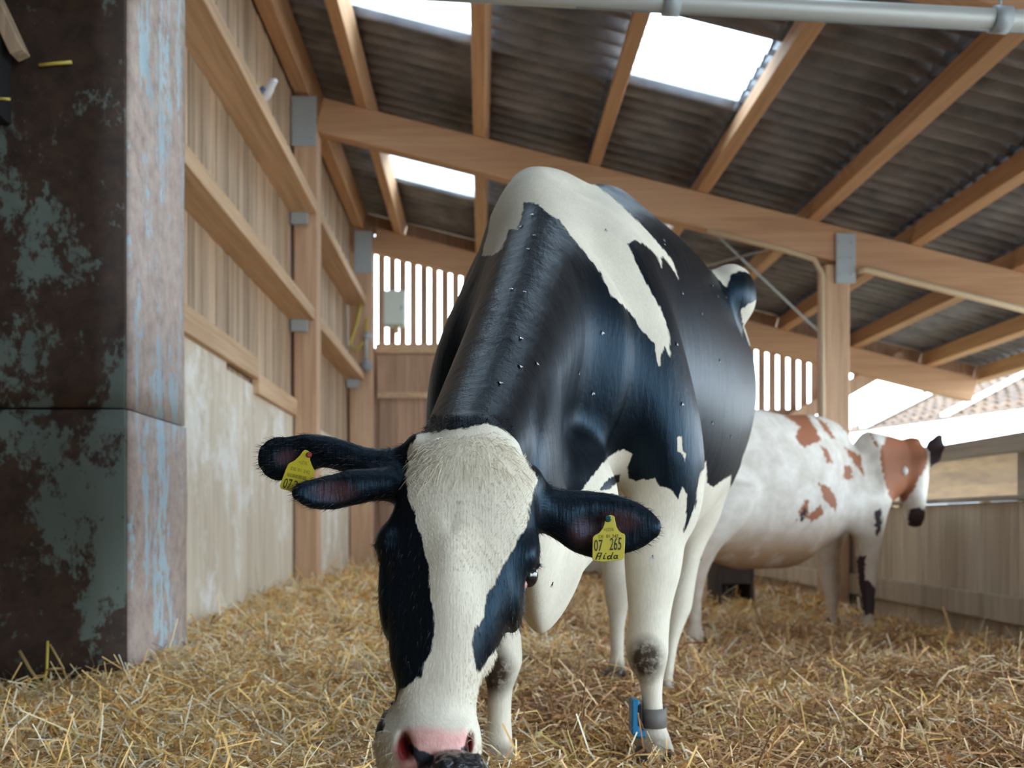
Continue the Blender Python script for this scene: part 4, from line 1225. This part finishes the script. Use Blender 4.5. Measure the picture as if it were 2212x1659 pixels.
def lettering(name, s, p0, ux, uy, Y, m, parent, shear=0.0, bold=0.0):
    """flat print fitted to the parallelogram p0 (lower left), p0+ux, p0+uy in picture positions"""
    me, v = text_mesh(name, s, shear, bold)
    lo, hi = v.min(0), v.max(0)
    t = (v[:, :2] - lo[:2]) / np.maximum(hi[:2] - lo[:2], 1e-9)
    px = np.array(p0) + t[:, :1] * np.array(ux) + t[:, 1:] * np.array(uy)
    co = np.stack([(px[:, 0] - CX) * Y / F, np.full(len(px), Y), HC + (CY - px[:, 1]) * Y / F], 1)
    me.vertices.foreach_set('co', co.ravel()); me.update(); me.materials.clear()
    return put(name, me, m, parent)
def stroke(name, lines, w, Y, m, parent):
    """pen strokes as flat ribbons"""
    V, Fc = [], []
    for ln in lines:
        for a, b in zip(ln[:-1], ln[1:]):
            a, b = np.array(a, float), np.array(b, float)
            d = b - a; L = np.linalg.norm(d); d /= L; nn = np.array((-d[1], d[0])) * w / 2
            a2, b2 = a - d * w * 0.35, b + d * w * 0.35
            k = len(V)
            V += [P(*(a2 - nn), Y), P(*(b2 - nn), Y), P(*(b2 + nn), Y), P(*(a2 + nn), Y)]
            Fc.append((k, k + 1, k + 2, k + 3))
    return put(name, mesh(name, V, Fc), m, parent)
# right tag
g = lambda a, b: (1240 + a / 11.06, 1080 + b / 11.06)
TY = 1.510
tagR = empty('ear_tag', P(1313, 1160, TY)); tag(tagR, 'yellow ear tag with handwritten name hanging from the ear over the white leg', 'ear tag', 'yellow ear tags')
out = [g(*q) for q in [(720, 590), (755, 440), (800, 375), (870, 360), (930, 372), (968, 405), (982, 500), (1005, 620), (1060, 725), (1130, 785), (1200, 812), (1222, 850), (1215, 1100), (1197, 1370), (1160, 1425), (900, 1455), (680, 1475), (470, 1450), (438, 1405), (440, 1150), (447, 905), (475, 858), (600, 785), (675, 690)]]
put('tag_plate', plate('tag_plate', out, TY, 0.0018), M['tag'], tagR)
put('stud', tube_mesh('stud', [P(*g(815, 450), TY - 0.005), P(*g(815, 450), TY - 0.001), P(*g(815, 450), TY + 0.018)], [0.0035, 0.0052, 0.0052], 14), M['studgreen'], tagR, 'dark green stud')
E = TY - 0.0007
lettering('number', '07', g(480, 1225), (18.5, 0), (0, -25.0), E, M['ink'], tagR, 0.03, 0.004)
lettering('number', '265', g(850, 1205), (25.5, -1.2), (0, -27.0), E, M['ink'], tagR, 0.10, 0.004)
lettering('country_code', 'DE', g(592, 915), (11.2, 0), (0, -6.8), E, M['ink_pale'], tagR)
lettering('herd_number', '01 242', g(770, 908), (26.5, -1.0), (0, -7.0), E, M['ink'], tagR)
lettering('maker_mark', '+(Z)%', g(710, 775), (22.0, -1.0), (0, -9.5), E, M['ink_pale'], tagR)
stroke('handwriting', [[g(525, 1420), g(560, 1320), g(580, 1270), g(662, 1268), g(640, 1330), g(605, 1418)], [g(548, 1345), g(636, 1342)],
    [g(735, 1318), g(705, 1395), g(722, 1408), g(748, 1395)], [g(756, 1276), g(766, 1282)],
    [g(880, 1340), g(840, 1332), g(808, 1362), g(802, 1400), g(826, 1412), g(866, 1395), g(890, 1340)], [g(930, 1255), g(878, 1395), g(900, 1410)],
    [g(1032, 1330), g(990, 1322), g(958, 1350), g(952, 1392), g(978, 1405), g(1018, 1385), g(1036, 1330)], [g(1040, 1325), g(1022, 1388), g(1048, 1398)]], 2.1, E, M['ink'], tagR)
# left tag, half behind the lower lobe of the ear
g = lambda a, b: (550 + a / 7.373, 920 + b / 7.373)
TY = 1.548
tagL = empty('ear_tag', P(645, 1020, TY)); tag(tagL, 'yellow ear tag with bar code tucked in the split ear by the wooden wall', 'ear tag', 'yellow ear tags')
out = [g(*q) for q in [(770, 400), (800, 380), (850, 395), (885, 440), (880, 540), (905, 620), (955, 715), (940, 800), (905, 930), (868, 1085), (840, 1105), (700, 1075), (610, 1052), (500, 1022), (420, 1000), (402, 955), (438, 850), (500, 680), (540, 600), (640, 548), (715, 475)]]
put('tag_plate', plate('tag_plate', out, TY, 0.0018), M['tag'], tagL)
put('stud', tube_mesh('stud', [P(*g(868, 462), TY - 0.005), P(*g(868, 462), TY - 0.001), P(*g(868, 462), TY + 0.02)], [0.003, 0.0046, 0.0046], 14), M['studred'], tagL, 'dark red stud')
E = TY - 0.0007
lettering('number', '07', g(440, 985), (17.5, 3.2), (6.0, -21.0), E, M['ink'], tagL, 0.0, 0.004)
lettering('number', '265', g(592, 1018), (30.0, 6.0), (6.0, -21.0), E, M['ink'], tagL, 0.0, 0.004)
lettering('herd_number', 'DE 01 242', g(575, 700), (41.0, 9.5), (1.5, -7.0), E, M['ink_pale'], tagL)
lettering('maker_mark', '+(Z)%', g(690, 610), (19.0, 4.5), (2.0, -9.0), E, M['ink_pale'], tagL)
bl = []
a0 = np.array(g(515, 800)); ux = np.array((41.0, 9.2)); uy = np.array((2.4, -7.6))
xx = 0.0
while xx < 1.0:
    wv_ = random.choice((0.012, 0.02, 0.03)); q0 = a0 + ux * xx; q1 = a0 + ux * min(1, xx + wv_)
    bl.append([q0, q1, q1 + uy, q0 + uy]); xx += wv_ + random.choice((0.012, 0.018, 0.026))
V, Fc = [], []
for q in bl:
    k = len(V); V += [P(p[0], p[1], E) for p in q]; Fc.append((k, k + 1, k + 2, k + 3))
put('barcode', mesh('barcode', V, Fc), M['ink_pale'], tagL, None, 'stuff')
# small white tag on the brown cow
t3 = empty('ear_tag', P(1955, 1017, 6.50)); tag(t3, 'small white tag on the brown head of the cow behind', 'ear tag')
put('tag_plate', ball('tag_plate', P(1955, 1017, 6.515), (0.020, 0.012, 0.030), 12), flat('white_plastic', srgb(236, 236, 232), 0.4), t3)
# ---- leg band with blue pedometer
band = empty('leg_band', P(1411, 1546, 2.465)); tag(band, 'grey strap with blue activity sensor around the front leg', 'leg band')
def ring(name, c, rx, ry, h, th, seg=32):
    V, Fc = [], []
    for k in range(seg):
        a = 2 * math.pi * k / seg
        for (r, z) in ((0, -h / 2), (th, -h / 2), (th, h / 2), (0, h / 2)):
            V.append(c + Vector(((rx + r) * math.cos(a), (ry + r) * math.sin(a), z)))
    for k in range(seg):
        for j in range(4):
            Fc.append((k * 4 + j, ((k + 1) % seg) * 4 + j, ((k + 1) % seg) * 4 + (j + 1) % 4, k * 4 + (j + 1) % 4))
    me = mesh(name, V, Fc)
    for p in me.polygons: p.use_smooth = True
    bm = bmesh.new(); bm.from_mesh(me); bmesh.ops.recalc_face_normals(bm, faces=bm.faces); bm.to_mesh(me); bm.free()
    return me
bc = P(1410, 1547, 2.47)
put('strap', ring('strap', bc, 0.0305, 0.042, 0.047, 0.0035), flat('grey_webbing', srgb(108, 104, 100), 0.7), band)
M['blue'] = flat('blue_plastic', srgb(16, 112, 160), 0.35)
c = P(1370, 1546, 2.455)
bx = box_mesh('sensor_case', 0.020, 0.052, 0.086, 0.004); bx.transform(Matrix.Translation(c)); put('sensor_case', bx, M['blue'], band, 'blue plastic sensor case')
c = P(1381, 1582, 2.455)
bx = box_mesh('sensor_foot', 0.030, 0.050, 0.018, 0.004); bx.transform(Matrix.Translation(c)); put('sensor_foot', bx, M['blue'], band, 'blue foot of the sensor case')
c = P(1379, 1542, 2.452)
bx = box_mesh('buckle', 0.012, 0.050, 0.054, 0.003); bx.transform(Matrix.Translation(c)); put('buckle', bx, M['dark'], band, 'black buckle')
# ---- flies on the black coat
flm = bmesh.new()
bmesh.ops.create_uvsphere(flm, u_segments=8, v_segments=6, radius=1)
bmesh.ops.scale(flm, vec=(0.0016, 0.0016, 0.0032), verts=flm.verts)
hd = bmesh.ops.create_uvsphere(flm, u_segments=6, v_segments=4, radius=0.0013)['verts']
bmesh.ops.translate(flm, verts=hd, vec=(0, 0, 0.0038))
nb = len(flm.faces)
for sx in (-1, 1):
    v = [flm.verts.new(q) for q in ((0.0004 * sx, -0.0017, 0.0014), (0.0042 * sx, -0.0020, -0.0030), (0.0028 * sx, -0.0020, -0.0056), (0.0006 * sx, -0.0018, -0.0040))]
    w = [flm.verts.new(q.co + Vector((0, 0.0002, 0))) for q in v]
    flm.faces.new(v); flm.faces.new(w[::-1])
    for i in range(4): flm.faces.new((v[i], v[(i + 1) % 4], w[(i + 1) % 4], w[i]))
flm.faces.ensure_lookup_table()
for f in flm.faces[nb:]: f.material_index = 1
fme = bm_mesh('fly', flm)
fme.materials.append(flat('fly_body', srgb(28, 26, 28), 0.35)); fme.materials.append(flat('fly_wing', srgb(190, 196, 204), 0.15))
FL = [(1150, 464), (1127, 490), (1153, 509), (1142, 539), (1105, 625), (1132, 631), (1124, 731), (1122, 792), (1158, 785), (1079, 828), (1300, 718), (1250, 804), (1280, 848),
      (1309, 498), (1433, 519), (1434, 528), (1473, 633), (1515, 677), (1538, 617), (1550, 640), (1567, 642), (1461, 743), (1473, 872), (1554, 779), (1538, 913), (1579, 942), (1410, 1203), (1192, 1262)]
FLAB = dict(zip(FL, [
    'fly on the black point right under the white withers, topmost of the neck flies', 'fly at the brown-shaded edge of the white withers patch',
    'fly on the black neck ridge, second below the withers point', 'fly on the black neck ridge, third below the withers point',
    'fly on the neck wrinkles, left one of the pair midway down', 'fly on the neck wrinkles, right one of the pair midway down',
    'fly alone on the shiny neck ridge below the wrinkled pair', 'fly low on the shiny neck, left one of the lower pair', 'fly low on the shiny neck, right one of the lower pair',
    'fly nearest the poll, low on the left of the neck', 'fly alone high in the dark hollow before the shoulder', 'fly midway in the dark hollow before the shoulder', 'fly lowest in the dark hollow before the shoulder',
    'fly alone on the white withers stripe', 'upper fly on the black back just behind the white stripe', 'lower fly on the black back just behind the white stripe',
    'fly on the upper flank below the tip of the white stripe', 'pale-winged fly on the middle of the upper flank', 'topmost of three flies near the hip bone', 'left lower of three flies near the hip bone', 'right lower of three flies near the hip bone',
    'fly on the flank right beside the end of the white stripe', 'fly on the shoulder edge above the small white fleck', 'fly on the right side of the barrel at mid height', 'fly low on the barrel, above the white belly', 'lowest fly on the barrel near the brown cow',
    'dark fly on the white front leg beside the ear tag', 'dark fly on the white dewlap beside the eye']))
for (px, py) in FL:
    d = (P(px, py, 3.0) - Vector((0, 0, HC))).normalized()
    hit, nrm, _, _ = cow_bvh.ray_cast(Vector((0, 0, HC)), d, 8)
    if hit is None: continue
    o = link('fly', fme, None, None, hit + nrm * 0.0010)
    up = Vector((random.uniform(-0.6, 0.6), 0, 1)); zz = (up - nrm * up.dot(nrm)).normalized()
    yy = -nrm; xx_ = yy.cross(zz).normalized()
    o.rotation_euler = Matrix((xx_, yy, zz)).transposed().to_euler()
    tag(o, FLAB[(px, py)], 'fly', 'flies on the cow')

# ---- pipe under the roof in front, conduits, rods
M['zinc'] = flat('zinc_pipe', srgb(196, 198, 194), 0.5, 0.25)
pa, pb = P(1615 - 2600, 14 - 138, 3.6), P(1615 + 2300, 14 + 122, 3.6)
pp = empty('metal_pipe', (pa + pb) / 2); tag(pp, 'pale galvanised pipe running under the roof nearest the viewer', 'pipe')
put('pipe_run', tube_mesh('pipe_run', [pa, (pa + pb) / 2, pb], 0.037, 18), M['zinc'], pp)
for u in (0.497, 0.642):
    q = pa.lerp(pb, u)
    put('collar', tube_mesh('collar', [q - (pb - pa).normalized() * 0.03, q + (pb - pa).normalized() * 0.03], 0.047, 18), M['galv'], pp)
q0, q1 = pa.lerp(pb, 0.455) + Vector((0, 0, -0.035)), P(1650 + 2200, 49 + 112, 3.62)
w_ = link('support_wire', rel(tube_mesh('support_wire', [q0, q1], 0.006, 8), (q0 + q1) / 2), M['galv'], None, (q0 + q1) / 2)
tag(w_, 'thin wire stretched just below the pale pipe', 'wire')
for u in (0.15, 0.497, 0.642, 0.9):
    q = pa.lerp(pb, u)
    put('hanger', tube_mesh('hanger', [q, q + Vector((0, 0.02, ZB(q.x) - q.z))], 0.006, 8), M['galv'], pp)
M['conduit'] = flat('cream_conduit', srgb(206, 182, 150), 0.5)
yb = Y1 - 0.03
def conduit(pts, r, label):
    b0 = Vector(pts[0])
    o = link('conduit', rel(tube_mesh('conduit', pts, r, 10), b0), M['conduit'], None, b0)
    tag(o, label, 'conduit'); return o
xq = 2.85
conduit([(1.9, yb, ZB(1.9) - BH - 0.03), (2.55, yb, ZB(2.55) - BH - 0.03), (2.80, yb, ZB(2.80) - BH - 0.05), (2.865, yb, ZB(2.865) - BH - 0.16), (2.87, yb, 1.6), (2.87, yb, 0.2)], 0.022, 'cream conduit following the long beam and turning down the post')
conduit([(3.16, yb, ZB(3.16) - BH - 0.06), (3.24, yb, ZB(3.24) - BH - 0.02), (3.8, yb, ZB(3.8) - BH - 0.03), (5.2, yb, ZB(5.2) - BH - 0.03)], 0.028, 'cream conduit running outwards under the beam beyond the post')
def rod(a, b, label):
    a, b = Vector(a), Vector(b)
    o = link('tie_rod', rel(tube_mesh('tie_rod', [a, b], 0.012, 8), (a + b) / 2), M['galv'], None, (a + b) / 2)
    tag(o, label, 'rod')
rod((1.80, 8.75, ZB(1.80) + 0.0 - 0.02), (4.2, 12.0, ZB(4.2) - 0.02), 'thin steel tie rod slanting under the roof left of the post')
rod((2.9, 8.75, ZB(2.9) - 0.02), (1.7, 11.9, ZB(1.7) - 0.02), 'thin steel tie rod crossing the other rod behind the cow')
# ---- pale box, hoses and float on the corner
bxe = empty('meter_box', P(852, 668, Y2 - 0.10)); tag(bxe, 'pale green-white meter box fixed to the gappy end wall', 'box')
c = P(852, 668, Y2 - 0.10)
q = box_mesh('housing', 0.27, 0.14, 0.43, 0.012); q.transform(Matrix.Translation(c)); put('housing', q, flat('meter_box_paint', srgb(206, 216, 208), 0.4), bxe)
q = box_mesh('lid', 0.245, 0.02, 0.40, 0.008); q.transform(Matrix.Translation(c + Vector((0, -0.078, 0)))); put('lid', q, flat('meter_lid_paint', srgb(214, 222, 214), 0.4), bxe)
q = box_mesh('latch', 0.03, 0.02, 0.05, 0.004); q.transform(Matrix.Translation(c + Vector((0.095, -0.09, 0)))); put('latch', q, M['galv'], bxe)
q = box_mesh('cable_gland', 0.05, 0.05, 0.09, 0.006); q.transform(Matrix.Translation(c + Vector((0.03, 0, -0.25)))); put('cable_gland', q, M['girt'], bxe)
fc = P(791, 792, Y2 - 0.42)
fe = empty('float_ball', fc); tag(fe, 'grey round float hanging at the corner post under the ledge', 'float')
put('ball', ball('ball', fc, 0.075, 20), flat('grey_plastic', srgb(140, 142, 146), 0.5), fe)
put('neck', tube_mesh('neck', [fc + Vector((0, 0, 0.06)), fc + Vector((0, 0, 0.30)), fc + Vector((0.02, 0.0, 0.42))], 0.022, 10), M['galv'], fe)
put('valve', ball('valve', fc + Vector((0.01, 0, 0.36)), (0.06, 0.05, 0.04), 14), M['galv'], fe)
hp = [P(782, 640, Y2 - 0.40), P(770, 700, Y2 - 0.40), P(757, 742, Y2 - 0.42), P(768, 760, Y2 - 0.42), P(790, 735, Y2 - 0.40), P(792, 690, Y2 - 0.40)]
ho = link('hose', rel(tube_mesh('hose', hp, 0.018, 8), hp[0]), flat('yellow_hose', srgb(196, 178, 80), 0.5), None, hp[0]); tag(ho, 'short yellowish hose looped on the far corner post', 'hose')
# ---- swallow on the upper ledge
bp = P(584, 186, 5.95)
bp = Vector((-1.41, 6.50, 3.375))
bird = empty('bird', bp); tag(bird, 'small blue-and-white bird perched on the upper wooden ledge', 'bird')
M['birdblue'] = flat('bird_blue', srgb(84, 92, 122), 0.5); M['birdwhite'] = flat('bird_white', srgb(226, 224, 226), 0.6)
def blob(name, pts, rad): return tube_mesh(name, pts, rad, 12)
put('body', blob('body', [bp + Vector(q) for q in ((-0.05, 0.02, -0.035), (-0.03, 0.01, -0.015), (0.0, 0, 0.02), (0.025, -0.005, 0.055), (0.04, -0.01, 0.085), (0.055, -0.012, 0.10), (0.07, -0.014, 0.105), (0.085, -0.016, 0.103))], [0.010, 0.022, 0.034, 0.032, 0.026, 0.027, 0.018, 0.004]), M['birdwhite'], bird, 'white breast and head')
put('wing', blob('wing', [bp + Vector(q) for q in ((0.0, -0.034, 0.055), (-0.03, -0.032, 0.02), (-0.075, -0.02, -0.03), (-0.12, -0.01, -0.065))], [0.016, 0.022, 0.014, 0.003]), M['birdblue'], bird, 'blue-grey wing')
put('wing', blob('wing', [bp + Vector(q) for q in ((0.0, 0.034, 0.055), (-0.03, 0.034, 0.02), (-0.075, 0.025, -0.03), (-0.12, 0.012, -0.065))], [0.016, 0.022, 0.014, 0.003]), M['birdblue'], bird, 'blue-grey wing')
put('tail', blob('tail', [bp + Vector(q) for q in ((-0.04, 0.01, -0.03), (-0.10, 0.01, -0.07), (-0.15, 0.01, -0.10))], [0.016, 0.010, 0.003]), M['birdblue'], bird, 'blue-grey tail')
# ---- dark crate and stake by the partition
ce = empty('feed_crate', (2.05, 7.85, -0.12)); tag(ce, 'dark open wooden crate standing in the straw under the brown-patched cow', 'crate')
M['darkwood'] = wood('dark_wood', srgb(44, 36, 36), srgb(84, 70, 68), (12, 12, 2), vary=0.2)
x0, x1, y0, y1_, z0 = 1.87, 2.15, 7.85, 8.25, -0.16
for (a, b, c_, d, e_, f_) in ((x0, x0 + 0.025, y0, y1_, z0, 0.28), (x1 - 0.025, x1, y0, y1_, z0, 0.28), (x0 + 0.026, x1 - 0.026, y1_ - 0.025, y1_, z0, 0.28), (x0 + 0.026, x1 - 0.026, y0 + 0.004, y1_ - 0.026, z0, z0 + 0.03)):
    box('crate_panel', a, b, c_, d, e_, f_, M['darkwood'], ce, 0.003)
box('lid', x0 - 0.01, x1 + 0.02, y0 - 0.03, y1_ + 0.02, 0.284, 0.33, M['darkwood'], ce, 0.004)
box('front_board', x0 + 0.026, x1 - 0.026, y0, y0 + 0.02, 0.12, 0.28, M['darkwood'], ce, 0.003)
tag(box('timber_stake', 1.71, 1.79, 7.9, 7.98, -0.2, 0.30, M['girt']), 'short upright timber stake beside the dark crate', 'stake')
tag(link('stone', rel(ball('stone', Vector((-0.78, 5.45, 0.045)), (0.045, 0.04, 0.032), 12), (-0.78, 5.45, 0.02)), flat('grey_stone', srgb(120, 112, 116), 0.8), None, (-0.78, 5.45, 0.02)), 'small grey stone lying on the clean straw by the left wall', 'stone')
# ---- loose stalks that can be told apart
M['stalk'] = flat('yellow_stalk', srgb(206, 184, 84), 0.5)
M['stalk2'] = flat('tan_stalk', srgb(190, 160, 104), 0.5)
def stalk(pts, r, m, label):
    pts = [P(*q) for q in pts]
    o = link('straw_stalk', rel(tube_mesh('straw_stalk', pts, r, 6), pts[0]), m, None, pts[0])
    tag(o, label, 'straw', 'loose straw stalks')
stalk([(84, 141, 3.675), (118, 137, 3.675), (155, 134, 3.675)], 0.0065, M['stalk'], 'short yellow stalk stuck high on the rusted sheet')
stalk([(-6, 213, 3.53), (22, 214, 3.53)], 0.005, M['stalk'], 'short yellow stalk on the board in the dark notch')
stalk([(92, 1484, 3.60), (66, 1448, 3.63), (42, 1406, 3.66)], 0.006, M['stalk2'], 'tan stalk leaning left against the rusted sheet')
stalk([(92, 1484, 3.58), (101, 1450, 3.61), (103, 1385, 3.65)], 0.0055, M['stalk'], 'upright yellow stalk standing before the rusted sheet')
stalk([(101, 1448, 3.61), (120, 1444, 3.61), (136, 1445, 3.63), (146, 1470, 3.60), (154, 1490, 3.58)], 0.005, M['stalk2'], 'bent tan stalk kinked downwards before the rusted sheet')
stalk([(108, 1392, 3.65), (124, 1420, 3.64), (138, 1446, 3.62)], 0.004, M['stalk2'], 'thin stalk slanting right before the rusted sheet')
stalk([(1325, 1690, 2.42), (1327, 1655, 2.42), (1328, 1640, 2.42)], 0.004, M['stalk'], 'yellow-green shoot sticking up beside the front hoof')
stalk([(1620, 1545, 3.0), (1672, 1548, 3.0), (1698, 1536, 3.02), (1730, 1510, 3.05)], 0.006, M['stalk2'], 'long pale kinked stalk lying on the trodden straw')
stalk([(1676, 1480, 3.3), (1690, 1505, 3.28), (1703, 1535, 3.25)], 0.007, M['stalk2'], 'pale stalk propped over the dark hollow in the straw')
stalk([(1820, 1402, 5.2), (1832, 1382, 5.2), (1838, 1366, 5.2)], 0.014, M['stalk2'], 'pale upright stalk in front of the brown cow feet')

# ---- the yard outside: a low tiled shed
she = empty('shed', (9.5, 22, -0.3)); tag(she, 'low neighbouring shed with sunlit tan tiled roof seen over the partition', 'shed')
E0, E1 = Vector((7.7, 21.5, 2.45)), Vector((9.6, 14.6, 2.45))
R0_, R1_ = Vector((14.0, 31.0, 4.75)), Vector((15.5, 20.0, 4.45))
x = NT('tan_tiles')
nz = x.noise(x.pos(), 1.6, 4.0, 0.6)
x.p(Base_Color=x.ramp(nz, [(0.35, srgb(62, 45, 31)), (0.65, srgb(100, 74, 50))]), Roughness=0.8)
M['tiles'] = x.m
for r_ in range(10):
    ta, tb = r_ / 10, (r_ + 1) / 10 + 0.01
    L_ = 26
    V, Fc = [], []
    for i in range(L_ * 4 + 1):
        u = i / (L_ * 4)
        e0 = E0.lerp(E1, u); rr = R0_.lerp(R1_, u)
        w = 0.05 * math.cos(u * L_ * 2 * math.pi)
        V += [e0.lerp(rr, ta) + Vector((0, 0, w + 0.05)), e0.lerp(rr, tb) + Vector((0, 0, w)), e0.lerp(rr, ta) + Vector((0, 0, w)), e0.lerp(rr, tb) + Vector((0, 0, w - 0.05))]
    for i in range(L_ * 4):
        a = 4 * i; b = a + 4
        Fc += [(a, a + 1, b + 1, b), (a + 2, b + 2, b + 3, a + 3), (a, b, b + 2, a + 2), (a + 1, a + 3, b + 3, b + 1)]
    put('tile_course', mesh('tile_course', V, Fc), M['tiles'], she)
M['paleboard'] = flat('white_fascia', srgb(236, 234, 226), 0.6)
u_ = (E1 - E0).normalized()
def shed_bar(name, a, b, w, h, m): 
    o = bar(name, a, b, w, h, m, she); return o
shed_bar('fascia', E0 - u_ * 6 + Vector((0, 0, -0.10)), E1 + u_ * 5 + Vector((0, 0, -0.10)), 0.06, 0.30, M['paleboard'])
for u in (0.12, 0.45, 0.8):
    shed_bar('roof_batten', E0.lerp(E1, u) + Vector((0, 0, 0.15)), R0_.lerp(R1_, u) + Vector((0, 0, 0.15)), 0.14, 0.06, M['paleboard'])
M['shedplank'] = wood('shed_planks', srgb(84, 62, 42), srgb(122, 94, 64), (3, 3, 14), vary=0.3)
nrm_ = Vector((u_.y, -u_.x, 0)); nrm_ = nrm_ if nrm_.x > 0 else -nrm_
for k in range(9):
    z = -0.2 + k * 0.28
    a = E0 + nrm_ * 1.2 - u_ * 6; b = E1 + nrm_ * 1.2 + u_ * 5
    shed_bar('wall_plank', Vector((a.x, a.y, z)), Vector((b.x, b.y, z)), 0.05, 0.285, M['shedplank'])
for k in range(7):
    q = E0.lerp(E1, -0.5 + k * 0.33) + nrm_ * 0.4
    shed_bar('shed_post', (q.x, q.y, -0.3), (q.x, q.y, 2.3), 0.16, 0.16, M['shedplank'])
def cart(c, label):
    e_ = empty('feed_cart', c); tag(e_, label, 'cart')
    q = box_mesh('tub', 1.1, 1.7, 0.75, 0.08); q.transform(Matrix.Translation(c + Vector((0, 0, 0.75)))); put('tub', q, flat('cart_blue', srgb(24, 28, 44), 0.5), e_)
    q = ball('load', c + Vector((0, 0, 1.14)), (0.45, 0.7, 0.14), 16); put('load', q, flat('cart_load', srgb(120, 120, 122), 0.7), e_, 'pale heap of feed')
    for sx in (-1, 1):
        for sy in (-1, 1):
            w = tube_mesh('wheel', [c + Vector((0.48 * sx - 0.06, 0.6 * sy, 0.22)), c + Vector((0.48 * sx + 0.06, 0.6 * sy, 0.22))], 0.22, 16)
            put('wheel', w, M['dark'], e_)
cart(Vector((6.85, 14.6, -0.32)), "dark blue cart with pale load between fence rails, nearer the cow head")
cart(Vector((6.95, 12.6, -0.32)), "dark blue cart with pale load beyond the fence post")
